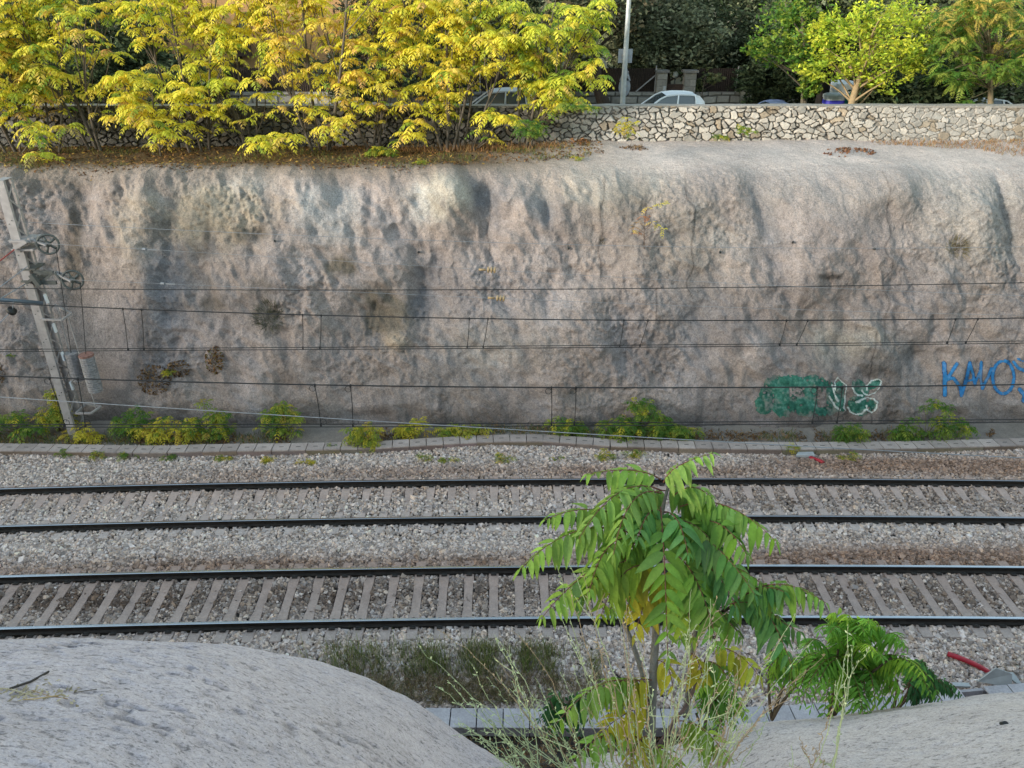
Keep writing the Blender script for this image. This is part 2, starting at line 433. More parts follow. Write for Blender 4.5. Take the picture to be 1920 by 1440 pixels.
# concrete batches, lime bloom, water stains, soot, plus shade painted into recesses and pits
base = np.array([0.272, 0.231, 0.216])
ncol = fbm(RX * 0.5, RZ * 0.5, 91, 4)[..., None]
RC = base * (1 + 0.30 * ncol) + np.array([0.015, 0.004, -0.008]) * fbm(RX * 0.8, RZ * 0.7, 95, 3)[..., None]
def stain_and_shade(px, py, sx, sy, col, amt, rot=0.0, rough=0.7):  # water stains; the dark grey-blue ones also paint side-light shade into recesses
    global RC
    g = bump_at(px, py, sx, sy, 1.0, rot)
    g = np.clip(1.6 * g * (1 + rough * fbm(RX * 2.2, RZ * 1.8, int(px + py), 4) * 1.5), 0, 1) * amt
    RC = RC * (1 - g[..., None]) + np.array(col) * g[..., None]
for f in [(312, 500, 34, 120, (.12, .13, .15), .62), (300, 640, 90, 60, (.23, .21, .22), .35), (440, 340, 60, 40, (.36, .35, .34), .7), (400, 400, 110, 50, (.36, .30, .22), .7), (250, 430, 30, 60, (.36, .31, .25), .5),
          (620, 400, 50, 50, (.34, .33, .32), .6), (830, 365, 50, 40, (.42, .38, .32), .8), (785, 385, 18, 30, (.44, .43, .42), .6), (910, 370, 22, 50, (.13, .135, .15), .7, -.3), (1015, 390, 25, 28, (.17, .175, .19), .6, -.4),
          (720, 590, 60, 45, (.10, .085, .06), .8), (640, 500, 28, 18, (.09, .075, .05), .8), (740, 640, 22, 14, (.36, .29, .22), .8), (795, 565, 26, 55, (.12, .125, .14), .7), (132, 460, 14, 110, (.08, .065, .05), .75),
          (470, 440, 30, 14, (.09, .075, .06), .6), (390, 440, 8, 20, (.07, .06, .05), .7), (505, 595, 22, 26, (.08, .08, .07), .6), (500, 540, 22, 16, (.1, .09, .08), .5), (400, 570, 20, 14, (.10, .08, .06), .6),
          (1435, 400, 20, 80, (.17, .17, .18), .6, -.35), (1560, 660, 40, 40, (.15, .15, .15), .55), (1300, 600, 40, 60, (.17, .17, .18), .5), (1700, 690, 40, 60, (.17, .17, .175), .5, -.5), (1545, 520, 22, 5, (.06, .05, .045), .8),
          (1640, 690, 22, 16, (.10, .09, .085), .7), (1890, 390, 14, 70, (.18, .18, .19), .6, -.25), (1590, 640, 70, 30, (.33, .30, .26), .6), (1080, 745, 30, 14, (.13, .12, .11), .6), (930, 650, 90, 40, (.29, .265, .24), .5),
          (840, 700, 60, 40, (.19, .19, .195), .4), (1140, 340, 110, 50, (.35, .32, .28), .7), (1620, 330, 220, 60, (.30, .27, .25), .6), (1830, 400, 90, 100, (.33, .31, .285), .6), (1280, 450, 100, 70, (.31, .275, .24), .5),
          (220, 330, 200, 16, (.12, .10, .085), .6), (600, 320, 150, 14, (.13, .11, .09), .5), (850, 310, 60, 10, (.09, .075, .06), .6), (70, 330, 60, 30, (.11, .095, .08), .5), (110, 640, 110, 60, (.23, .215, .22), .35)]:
    stain_and_shade(*f)
drip = sstep(0.35, 0.75, vnoise(RX * 2.6, RZ * 0.12, 101)) * sstep(-0.2, 0.5, fbm(RX * .5, RZ * .5, 103, 3)) * face
RC = RC * (1 - 0.28 * drip[..., None])
RC = RC * (1 - 0.20 * (sstep(.2, .65, pitn) * rough * face)[..., None])  # pits darkened in colour to carry the shade of the hollows
bloom = sstep(0.25, 0.6, fbm(RX * 0.9, RZ * 0.6, 107, 4)) * face
RC = RC * (1 + 0.22 * bloom[..., None])
dirt = sstep(0.55, -0.35, RZ + 0.25 * fbm(RX * 1.2, RZ, 111, 3))
RC = RC * (1 - 0.4 * dirt[..., None])
# hairline cracks running down
for cx, y0, y1, wob in [(1125, 330, 520, 4), (1635, 620, 860, 1.5), (1660, 330, 640, 6), (1290, 300, 560, 5), (915, 400, 480, 3), (1230, 540, 600, 1)]:
    g = np.exp(-((QX - cx - wob * 2 * vnoise(QY * .03, QY * 0 + cx, 5)) / 1.6) ** 2) * (QY > y0) * (QY < y1)
    RC = RC * (1 - 0.55 * g[..., None])
shelfcol = np.array([0.51, 0.43, 0.39])
RC = RC * face[..., None] + (1 - face[..., None]) * (shelfcol * (1 + .2 * ncol))
leftsoil = ((1 - k) * (1 - face))[..., None]
RC = RC * (1 - leftsoil) + leftsoil * np.array([0.13, 0.085, 0.045])
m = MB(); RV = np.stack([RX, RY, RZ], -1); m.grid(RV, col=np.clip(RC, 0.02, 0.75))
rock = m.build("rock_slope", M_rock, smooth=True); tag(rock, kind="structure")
v_ = RV.reshape(-1, 3); nb = RV.shape[1]
sub = RV[::2, ::2]; na_, nb_ = sub.shape[:2]
ii = np.arange(na_ - 1)[:, None]; jj = np.arange(nb_ - 1)[None, :]
qq = np.stack([ii * nb_ + jj, (ii + 1) * nb_ + jj, (ii + 1) * nb_ + jj + 1, ii * nb_ + jj + 1], -1).reshape(-1, 4)
BV = BVHTree.FromPolygons([tuple(x) for x in sub.reshape(-1, 3)], [tuple(int(z) for z in x) for x in qq])
def on_rock(px, py):
    loc, nor, idx, dist = BV.ray_cast(Vector((0, 0, CAM_H)), ray(px, py).normalized())
    if loc is None:
        return at_Y(px, py, 24.0), Vector((0, -1, 0))
    if nor.dot(ray(px, py)) > 0: nor = -nor
    return loc, nor
def shelf_z(x, y):
    loc, nor, idx, dist = BV.ray_cast(Vector((x, y, 30)), Vector((0, 0, -1)))
    return loc.z if loc is not None else 7.4

# near bank, the crest of it in the foreground
KB = 0.126
sil = [(-500, 1238), (-200, 1228), (0, 1214), (120, 1206), (330, 1199), (450, 1210), (560, 1238), (640, 1268), (720, 1300), (800, 1338), (860, 1385), (930, 1420), (985, 1452), (1030, 1455), (1075, 1428), (1140, 1412), (1230, 1412), (1300, 1398), (1360, 1368), (1450, 1358),
       (1560, 1352), (1680, 1336), (1780, 1322), (1860, 1312), (1930, 1304), (2150, 1290), (2500, 1280)]
sx, sz = [], []
for px, py in sil:
    d = ray(px, py)
    mm = -d.z / d.y
    Yt = mm / (2 * KB)
    sx.append((px - 960) / F * (Yt / d.y)); sz.append(CAM_H - mm * mm / (4 * KB))
bx = np.concatenate([np.arange(-20, -5, 0.25), np.arange(-5, -3.4, .05), np.arange(-3.4, 3.6, 0.0125), np.arange(3.6, 5.6, .05), np.arange(5.75, 20, 0.25)])
by = np.concatenate([np.arange(-14, 0.8, 0.2), np.arange(0.8, 1.6, .04), np.arange(1.6, 5.4, 0.0125), np.arange(5.45, 10.2, 0.08)])
BX, BY = np.meshgrid(bx, by, indexing='ij')
Z0 = np.interp(bx, sx, sz)
zk = np.arange(-20, 20, .02); zz_ = np.convolve(np.pad(np.interp(zk, sx, sz), 10, mode='edge'), np.ones(21) / 21, 'valid'); Z0 = np.interp(bx, zk, zz_)
bank_base = Z0[:, None] - KB * np.where(BY > 0, BY, 0) ** 2
fl = np.maximum(bank_base, -0.55)
BN = 0.075 * fbm(BX * 0.9, BY * 0.8, 201, 3) + 0.030 * fbm(BX * 3.2, BY * 3.0, 211, 3) + 0.009 * fbm(BX * 11, BY * 16, 221, 3) + 0.006 * fbm(BX * 30 + BY * 8, BY * 46, 231, 2)
bankleft = sstep(.9, -.1, BX)
pit = sstep(.10, .62, fbm(BX * 12 + BY * 5, BY * 25, 251, 3)) * (.45 + .55 * sstep(-.2, .4, fbm(BX * 1.6, BY * 2.4, 255, 3)))
crack = sstep(.055, .0, np.abs(fbm(BX * 1.5 + BY * .6, BY * 3.2, 261, 4))) * sstep(.1, .4, fbm(BX * 1.2, BY * 1.5, 265, 2))
BN = BN - (.020 * pit + .014 * crack) * (.35 + .65 * bankleft)
BZ = np.where(bank_base > -0.5, bank_base, -0.55 + 0.03 * fbm(BX * 2, BY * 2, 3)) + BN
lw = sstep(0.9, -0.2, BX)[..., None]
BC = (np.array([0.42, 0.36, 0.38]) * lw + np.array([0.48, 0.405, 0.395]) * (1 - lw)) * (1 + .10 * fbm(BX * 1.1, BY * 1.3, 241, 4))[..., None]
BC = BC * (1 - (0.42 * pit + .35 * crack)[..., None] * (.4 + .6 * bankleft[..., None]))  # pits: dirt plus the shade of the hollows put into the colour
soily = sstep(1.6, 0.4, bank_base)[..., None]
BC = BC * (1 - soily) + soily * np.array([0.13, 0.10, 0.075])
m = MB(); BVt = np.stack([BX, BY, BZ], -1); m.grid(BVt, col=np.clip(BC, .02, .75))
bank = m.build("concrete_bank", M_bank, smooth=True); tag(bank, kind="structure")
def bank_z(x, y):
    i = int(np.argmin(np.abs(bx - x))); j = int(np.argmin(np.abs(by - y)))
    return float(BZ[i, j])
ch = MB(); s2 = BVt[::4, ::4]; na_, nb_ = s2.shape[:2]
ii = np.arange(na_ - 1)[:, None]; jj = np.arange(nb_ - 1)[None, :]
qq = np.stack([ii * nb_ + jj, (ii + 1) * nb_ + jj, (ii + 1) * nb_ + jj + 1, ii * nb_ + jj + 1], -1).reshape(-1, 4)
BVB = BVHTree.FromPolygons([tuple(x) for x in s2.reshape(-1, 3)], [tuple(int(z) for z in x) for x in qq])
def on_bank(px, py):
    loc, nor, idx, dist = BVB.ray_cast(Vector((0, 0, CAM_H)), ray(px, py).normalized())
    return loc

# track bed of ballast
tx = np.arange(-24, 24.01, 0.12); ty = np.arange(9.6, 22.6, 0.1)
TX, TY = np.meshgrid(tx, ty, indexing='ij')
def bed_z(x, y):
    yy = np.asarray(y, float) - track_shift(np.asarray(x, float))
    z = np.interp(yy, [9.6, 10.6, 11.3, 12.2, 12.55, 15.3, 15.75, 16.2, 18.9, 19.3, 20.4, 21.0, 22.6], [-.52, -.50, -.45, -.225, -.215, -.21, -.15, -.20, -.20, -.22, -.42, -.34, -.30])
    return z + 0.018 * fbm(np.asarray(x) * 1.5, np.asarray(y) * 1.7, 301, 3)
m = MB(); m.grid(np.stack([TX, TY, bed_z(TX, TY) - 0.03], -1), col=np.array([.055, .047, .042]) + sstep(20.6, 21.2, TY - track_shift(TX))[..., None] * np.array([.17, .145, .125]))
bed = m.build("track_bed", M_soil, smooth=True); tag(bed, kind="structure")

def on_bed(px, py, dz=0.0):
    z = -.35
    for _ in range(5):
        p = at_z(px, py, z + dz); z = float(bed_z(p.x, p.y))
    return at_z(px, py, z + dz)

NEAR_R = (13.03, 14.76); FAR_R = (16.77, 18.53)

# the stones themselves: angular, one layer, more than anyone could count
def stones(n, x0, x1, y0, y1, size, seed, dens=None):
    r = np.random.default_rng(seed)
    P = np.stack([r.uniform(x0, x1, n), r.uniform(y0, y1, n)], 1)
    yy = P[:, 1] - track_shift(P[:, 0])
    slope = .014 - .0025 * P[:, 0]
    ok = np.ones(len(P), bool)
    for rr_, xs0 in ((NEAR_R, -13.03), (FAR_R, -16.10)):
        ycen = sum(rr_) / 2
        dy = yy - ycen
        ph = (P[:, 0] + slope * dy - xs0) / .6
        dx = np.abs(ph - np.round(ph)) * .6
        half = .118 + .015
        on = (dx < half) & (np.abs(dy) < 1.32)
        if rr_ is FAR_R:
            on &= ~((np.abs(dy + .12) < .30) & (r.random(len(P)) < .55)) & ~((np.abs(dy) > .95) & (r.random(len(P)) < .35))
        else:
            on &= ~((dy > 1.0) & (r.random(len(P)) < .3)) & ~(r.random(len(P)) < .02)
        ok &= ~on
        for q_ in rr_: ok &= np.abs(yy - q_) > .085
    P = P[ok]; yy = yy[ok]
    cubev = np.array([[-1, -1, -1], [1, -1, -1], [1, 1, -1], [-1, 1, -1], [-1, -1, 1], [1, -1, 1], [1, 1, 1], [-1, 1, 1]], float) * 0.5
    n = len(P)
    V = cubev[None] * (1 + r.uniform(-.45, .35, (n, 8, 3)))
    s = size * r.lognormal(0, 0.28, n)
    V *= (s[:, None] * r.uniform(.7, 1.25, (n, 3)))[:, None, :]
    q = r.normal(size=(n, 4)); q /= np.linalg.norm(q, axis=1)[:, None]
    w, x, y, z = q.T
    Rm = np.stack([1 - 2 * (y * y + z * z), 2 * (x * y - z * w), 2 * (x * z + y * w), 2 * (x * y + z * w), 1 - 2 * (x * x + z * z), 2 * (y * z - x * w), 2 * (x * z - y * w), 2 * (y * z + x * w), 1 - 2 * (x * x + y * y)], -1).reshape(n, 3, 3)
    V = np.einsum('nij,nkj->nki', Rm, V)
    zz = bed_z(P[:, 0], P[:, 1]) + r.uniform(-.03, .012, n)
    V += np.stack([P[:, 0], P[:, 1], zz], 1)[:, None, :]
    # colour: grey granite, some cream, iron dust and brake dust near the rails
    g = r.beta(1.5, 1.7, n)
    col = np.stack([.20 + .56 * g, .187 + .53 * g, .176 + .50 * g], 1)
    warm = r.random(n)[:, None]
    col = col * np.array([1.10, .95, .90]) * (1 + np.array([.08, .0, -.10]) * (warm - .4) * 1.6)
    dirty = np.zeros(n); rust = np.zeros(n)
    px_ = P[:, 0]
    nz = fbm(px_ * .5, yy * .9, 401, 3)
    dirty += 1.0 * np.exp(-((yy - 14.05) / .74) ** 2) * (1 + .35 * nz) * (0.75 + .25 * sstep(-2, -9, px_))
    rust += .75 * np.exp(-((yy - 15.15) / .30) ** 2) * (1 + .5 * nz)
    rust += .85 * sstep(4, 9, px_) * np.exp(-((yy - 15.35) / .42) ** 2) * (1 + .3 * nz)
    rust += .62 * np.exp(-((yy - 19.25) / .5) ** 2) * (1 + .5 * nz) * sstep(-13, -6, px_)
    dirty += .6 * sstep(3, 8, px_) * np.exp(-((yy - 17.7) / .5) ** 2) * (1 + .8 * nz)
    rust += .9 * sstep(6, 10, px_) * np.exp(-((yy - 19.9) / .5) ** 2)
    rust += .35 * np.exp(-((yy - 18.3) / .35) ** 2)
    dirty = np.clip(dirty * np.where(r.random(n) < .8, r.uniform(.85, 1.15, n), r.uniform(0, .5, n)), 0, .95)[:, None]; rust = np.clip(rust, 0, .9)[:, None]
    col = col * (1 - dirty) + dirty * col * np.array([.24, .195, .165])
    col = col * (1 - rust) + rust * (col * np.array([.56, .43, .35]))
    col = np.clip(col, .015, .75)
    F6 = np.array([[0, 3, 2, 1], [4, 5, 6, 7], [0, 1, 5, 4], [1, 2, 6, 5], [2, 3, 7, 6], [3, 0, 4, 7]])
    Q = (np.arange(n)[:, None, None] * 8 + F6[None]).reshape(-1, 4)
    return V.reshape(-1, 3), Q, np.repeat(col, 8, 0)
m = MB()
v, q, c = stones(105000, -13.5, 13.5, 11.0, 15.9, 0.053, 1); m.add(v, q, col=c)
v, q, c = stones(115000, -17, 17, 15.4, 20.9, 0.050, 2); m.add(v, q, col=c)
gravel = m.build("gravel", M_ballast); tag(gravel, "pale grey crushed stone ballast under and between the two railway tracks", "ballast", kind="stuff")

# ------------------------------------------------------------------ rails and sleepers
def rail(yc, label):
    P = [(-.075, -.158), (.075, -.158), (.075, -.146), (.012, -.125), (.010, -.045), (.035, -.036), (.036, -.008), (.026, 0), (-.026, 0), (-.036, -.008), (-.035, -.036), (-.010, -.045), (-.012, -.125), (-.075, -.146)]
    xs = np.arange(-26, 26.01, 0.5)
    V = np.array([[(x, yc + track_shift(x) + a, b) for a, b in P + [P[0]]] for x in xs])
    m = MB()
    a, b = V.shape[:2]
    for j in range(b - 1):
        top = 1 if j in (6, 7, 8) else 0
        m.grid(V[:, j:j + 2], mat=top, flip=True)
    o = m.build("rail", [M_railside, M_railtop], origin=(0, yc, -.158))
    return tag(o, label, "rail", "steel rails of the two tracks")
rail(NEAR_R[0], "steel rail nearest the camera, front rail of the lower track")
rail(NEAR_R[1], "steel rail with bright blue glint, back rail of the lower track")
rail(FAR_R[0], "dull brown steel rail, front rail of the upper track beyond the white ballast")
rail(FAR_R[1], "steel rail farthest from the camera, back rail of the upper track")

def sleeper_proto(r0, r1, label, group, tone):
    yc = (r0 + r1) / 2
    t = thing("sleeper", label, "railway sleeper", (0, yc, -.40), group)
    m = MB()
    ys = np.array([-1.30, -1.29, -.55, -.35, .35, .55, 1.29, 1.30])
    zt = np.array([-.20, -.172, -.160, -.188, -.188, -.160, -.172, -.20]) - .004
    wt = np.array([.10, .115, .115, .10, .10, .115, .115, .10])
    V = np.array([[(-w - .03, yc + y, -.40), (-w, yc + y, z), (w, yc + y, z), (w + .03, yc + y, -.40)] for y, z, w in zip(ys, zt, wt)])
    fade = np.clip((ys + 1.3) / 2.6, 0, 1)
    col = np.repeat(np.array(tone)[None] * (1 - fade[:, None] * np.array([.10, .22, .28])), 4, 0).reshape(len(ys), 4, 3)
    m.grid(V, col=col, flip=False)
    m.face(V[0]); m.c[-1][:] = tone
    m.face(V[-1][::-1]); m.c[-1][:] = tone
    m.build("beam", M_conc, t)
    for r in (r0, r1):
        for s in (-1, 1):
            c = MB()
            y = r + s * .095
            c.box((0, y + s * .01, -.148), (.13, .085, .03))
            c.tube([(-.05, y, -.135), (-.05, y + s * .045, -.12), (0.0, y + s * .055, -.115), (.05, y + s * .045, -.12), (.05, y, -.135)], .012, 5)
            c.tube([(0, y + s * .02, -.14), (0, y + s * .02, -.10)], .02, 6)
            c.build("rail_clip", M_clip, t)
    return t
def lay(proto, x0, x1, phase, tones=None):
    n = 0
    x = x0 + phase
    first = True
    while x < x1:
        o = proto if first else copy_tree(proto)
        first = False
        o.location = (x, proto_y[proto.name] + track_shift(x) , -.40 + random.uniform(-.006, .006))
        o.rotation_euler = (0, 0, math.atan(0.014 - 0.0025 * x) + random.uniform(-.006, .006))
        x += 0.6
proto_y = {}
p1 = sleeper_proto(*NEAR_R, "grey concrete sleeper under the lower track, nearest the camera", "concrete sleepers of the lower track", (.37, .295, .265))
proto_y[p1.name] = sum(NEAR_R) / 2
lay(p1, -13.2, 13.4, 0.17)
p2 = sleeper_proto(*FAR_R, "pale concrete sleeper half covered by ballast under the upper track", "concrete sleepers of the upper track", (.46, .375, .34))
proto_y[p2.name] = sum(FAR_R) / 2
lay(p2, -16.4, 16.4, 0.30)

# ------------------------------------------------------------------ cable troughs with covers
def resample(P, step):
    P = np.asarray([tuple(p) for p in P], float)
    d = np.concatenate([[0], np.cumsum(np.linalg.norm(np.diff(P, axis=0), axis=1))])
    k = np.arange(0, d[-1], step)
    return np.stack([np.interp(k, d, P[:, i]) for i in range(3)], 1)

far_path = [at_z(px, py, -.20) for px, py in [(-250, 836), (0, 838), (150, 840), (290, 843), (400, 839), (520, 838), (700, 834), (920, 821), (1020, 821), (1150, 830), (1320, 834), (1500, 836), (1700, 834), (1920, 828), (2200, 820)]]
blocks = resample(far_path, 1.06)
def trough_block(a, b, label, group, width, tone):
    a = Vector(a); b = Vector(b)
    t = (b - a).normalized(); n = Vector((-t.y, t.x, 0))
    o = (a + b) / 2; o.z = a.z - .26
    m = MB()
    a2 = a + t * .008; b2 = b - t * .008
    dz = Vector((0, 0, -.25))
    for s in (-1, 1):
        m.bar(a2 + n * s * (width / 2 - .03) + Vector((0, 0, -.145)), b2 + n * s * (width / 2 - .03) + Vector((0, 0, -.145)), .06, .21, col=tone)
    m.bar(a2 + Vector((0, 0, -.22)), b2 + Vector((0, 0, -.22)), width - .12, .05, col=tone)
    ob = m.build("trough_block", M_conc, origin=o)
    return tag(ob, label, "cable trough", group)
def trough_cover(a, b, label, group, width, tone, slot=True):
    a = Vector(a); b = Vector(b)
    t = (b - a).normalized(); n = Vector((-t.y, t.x, 0))
    o = (a + b) / 2
    m = MB()
    g = .012
    a2 = a + t * g; b2 = b - t * g
    m.bar(a2 + Vector((0, 0, -.02)), b2 + Vector((0, 0, -.02)), width + .01, .038, col=tone)
    if slot:
        c = (a2 + b2) / 2
        m.bar(c - t * .07 + Vector((0, 0, .0005)), c + t * .07 + Vector((0, 0, .0005)), .03, .006, col=(.11, .10, .09))
    ob = m.build("trough_cover", M_conc, origin=o)
    return tag(ob, label, "trough cover", group)
for i in range(len(blocks) - 1):
    a, b = Vector(blocks[i]), Vector(blocks[i + 1])
    tone = np.array([.22, .185, .16]) * random.uniform(.8, 1.15) * np.array([1, random.uniform(.85, 1.0), random.uniform(.75, 1)])
    trough_block(a, b, "brownish concrete trough block along the foot of the sprayed slope", "trough blocks along the foot of the slope", .42, tone)
    for f0, f1 in ((0, .5), (.5, 1)):
        tone = np.array([.39, .32, .29]) * random.uniform(.78, 1.1)
        trough_cover(a.lerp(b, f0) + Vector((0, 0, random.uniform(-.004, .008))), a.lerp(b, f1) + Vector((0, 0, random.uniform(-.004, .008))), "flat pale concrete cover on the trough along the foot of the slope", "trough covers along the foot of the slope", .42, tone)

near_path = [at_z(px, py, -.22) for px, py in [(300, 1340), (620, 1344), (1100, 1347), (1350, 1346), (1560, 1336), (1740, 1314), (1860, 1303), (1990, 1293), (2150, 1283)]]
blocks = resample(near_path, 1.04)
for i in range(len(blocks) - 1):
    a, b = Vector(blocks[i]), Vector(blocks[i + 1])
    trough_block(a, b, "blue-grey concrete trough block at the foot of the near bank", "trough blocks at the foot of the near bank", .44, np.array([.33, .30, .31]) * random.uniform(.9, 1.05))
    for f0, f1 in ((0, .5), (.5, 1)):
        mid = a.lerp(b, (f0 + f1) / 2)
        px, py = project(mid.x, mid.y, mid.z)
        if 1806 < px < 1862:
            continue
        trough_cover(a.lerp(b, f0) + Vector((0, 0, random.uniform(-.004, .006))), a.lerp(b, f1) + Vector((0, 0, random.uniform(-.004, .006))), "flat blue-grey cover on the trough at the foot of the near bank", "trough covers at the foot of the near bank", .44, np.array([.40, .365, .38]) * random.uniform(.92, 1.06), slot=False)

# loose things by the tracks
def slab(name, label, cat, pts, thick, mat):
    """a thin plate with an outline in 3-D"""
    P = [Vector(p) for p in pts]
    n = (P[1] - P[0]).cross(P[2] - P[0]).normalized()
    if n.z < 0: n = -n
    m = MB()
    T = [p + n * thick for p in P]
    m.face([tuple(p) for p in T]); m.face([tuple(p) for p in P][::-1])
    for i in range(len(P)):
        j = (i + 1) % len(P)
        m.face([tuple(P[i]), tuple(P[j]), tuple(T[j]), tuple(T[i])])
    ob = m.build(name, mat, origin=P[0])
    return tag(ob, label, cat)
def gz(px, py, z=-.40): return on_bed(px, py, z + .40)
slab("broken_cover", "pale cover slab tipped up beside the red pipe and the open trough", "trough cover", [gz(1832, 1276, -.32), gz(1895, 1288, -.30), gz(1896, 1262, -.08), gz(1866, 1251, .02)], .05, M_pale)
slab("broken_cover", "pale broken slab lying flat to the right of the tipped slab", "trough cover", [gz(1878, 1262, -.36), gz(1905, 1282, -.36), gz(1915, 1284, -.36), gz(1898, 1262, -.36)], .04, M_pale)
slab("stone_block", "small white block lying on the back edge of the open trough", "concrete block", [gz(1785, 1289, -.30), gz(1818, 1290, -.30), gz(1814, 1283, -.30), gz(1783, 1282, -.30)], .06, M_pale)
slab("broken_cover", "pale grey slab lying by the short red pipe beyond the upper track", "trough cover", [gz(1492, 857, -.36), gz(1528, 858, -.36), gz(1522, 846, -.36), gz(1500, 845, -.36)], .07, M_pale)
def pipe(label, pts, r):
    m = MB()
    P = resample(pts, .03)
    m.tube(P, r, 12, cap=False)
    m.tube(P, r * .8, 12, col=(.3, .3, .3), cap=False)
    ob = m.build("red_pipe", M_redpipe, origin=P[0], smooth=True)
    return tag(ob, label, "pipe", "red pipes by the tracks")
pipe("long bent red plastic pipe in the weeds beside the near trough", [gz(1777, 1226, -.30), gz(1800, 1234, -.28), gz(1822, 1243, -.30), gz(1838, 1251, -.34), gz(1856, 1262, -.40)], .055)
pipe("short red plastic pipe beyond the upper track near the foot of the slope", [gz(1518, 857, -.36), gz(1535, 863, -.34), gz(1545, 868, -.36)], .05)
# drain hole in the near bank
p = on_bank(1883, 1358)
if p:
    m = MB(); m.tube([p + Vector((0, .03, -.05)), p + Vector((0, -.012, .014))], .022, 14); tag(m.build("drain_pipe", M_black, origin=p), "black drain pipe end set in the pale near bank", "pipe")
for i, (px, py) in enumerate([(1065, 463), (515, 452), (1638, 466), (1350, 471), (785, 472), (1487, 453)]):
    p, n = on_rock(px, py)
    m = MB(); m.tube([p - n * .1, p + n * .10 + Vector((0, 0, -.02))], .032, 10, cap=False); m.tube([p - n * .1, p + n * .05], .024, 10)
    tag(m.build("weep_pipe", M_darksteel, origin=p), "short grey weep pipe sticking out of the sprayed slope", "pipe", "weep pipes in the slope")

# ------------------------------------------------------------------ overhead line
def line_obj(name, pts, rad, mat, parent=None, n=5):
    m = MB(); m.tube(pts, rad, n)
    return m.build(name, mat, parent, origin=None if parent else pts[0], smooth=True)
def curve3(P, n=60):
    """smooth curve through points along x"""
    P = np.asarray([tuple(p) for p in P], float)
    x = np.linspace(P[0, 0], P[-1, 0], n)
    out = [x]
    for i in (1, 2):
        co = np.polyfit(P[:, 0], P[:, i], min(3, len(P) - 1)); out.append(np.polyval(co, x))
    return np.stack(out, 1)
def catenary(label, Y, mess, cont, drops, loops):
    Mc = curve3([at_Y(px, py, Y) for px, py in mess]); Cc = curve3([at_Y(px, py, Y) for px, py in cont])
    t = thing("overhead_line", label, "overhead line", Mc[30], "overhead lines above the tracks")
    line_obj("messenger_wire", Mc, .0145, M_wire, t)
    for s in (-.022, .022):
        line_obj("contact_wire", Cc + np.array([0, s * 1.6, s * .6]), .010, M_wire, t)
    for (a, b) in drops:
        pa = at_Y(a, 700, Y); pb = at_Y(b, 700, Y)
        za = np.interp(at_Y(a, np.interp(a, [p[0] for p in mess], [p[1] for p in mess]), Y).x, Mc[:, 0], Mc[:, 2]); xa = at_Y(a, np.interp(a, [p[0] for p in mess], [p[1] for p in mess]), Y).x
        xb = at_Y(b, np.interp(b, [p[0] for p in cont], [p[1] for p in cont]), Y).x; zb = np.interp(xb, Cc[:, 0], Cc[:, 2])
        m = MB()
        m.tube([(xa, Y, za), ((xa + xb) / 2 + .01, Y, (za + zb) / 2), (xb, Y, zb)], .009, 5)
        m.box((xa, Y, za - .01), (.03, .03, .06)); m.box((xb, Y, zb + .01), (.03, .04, .06))
        if loops:
            for (x, z, s) in ((xa - .06, za - .085, 1), (xb + .06, zb + .085, -1)):
                m.tube([(x + .06 * math.cos(q), Y, z + .065 * math.sin(q)) for q in np.linspace(0, 2 * math.pi, 14)], .006, 4)
        m.build("dropper", M_wire, t)
catenary("black catenary with plain droppers over the upper track", 17.65, [(-300, 552), (0, 568), (380, 585), (880, 597), (1280, 600), (1920, 597), (2200, 590)], [(-300, 660), (0, 657), (960, 651), (1920, 641), (2200, 637)],
         [(230, 240), (265, 270), (567, 568), (602, 600), (880, 876), (915, 906), (1170, 1162), (1215, 1200), (1475, 1462), (1515, 1494), (1792, 1776), (1834, 1811)], False)
catenary("black catenary with looped droppers over the lower track, lower in the view", 13.9, [(-300, 690), (0, 707), (380, 717), (660, 721), (1280, 727), (1920, 722), (2200, 715)], [(-300, 797), (0, 798), (640, 798), (1280, 794), (1920, 789), (2200, 786)],
         [(93, 121), (146, 160), (590, 602), (657, 662), (1034, 1034), (1080, 1077), (1533, 1523), (1580, 1569)], True)
def wire(label, pts, r, mat):
    P = curve3(pts, 50); ob = line_obj("overhead_wire", P, r, mat)
    return tag(ob, label, "wire", "single wires along the cutting")
wire("black single wire midway up the slope, above the upper catenary", [at_Y(px, py, 19.5) for px, py in [(-300, 536), (0, 540), (960, 543), (1500, 537), (1920, 530), (2200, 524)]], .012, M_wire)
wire("thin pale wire highest on the slope, running from behind the mast top", [at_Y(px, py, 22.0 - .3) for px, py in [(-300, 400), (0, 408), (630, 447), (960, 457), (1920, 459), (2200, 458)]], .008, M_wirepale)
wire("pale grey wire sloping down across the plants at the foot of the slope", [at_z(px, py, 5.6) for px, py in [(-300, 724), (0, 745), (640, 785), (1280, 825), (1920, 858), (2200, 873)]], .0085, M_wirepale)

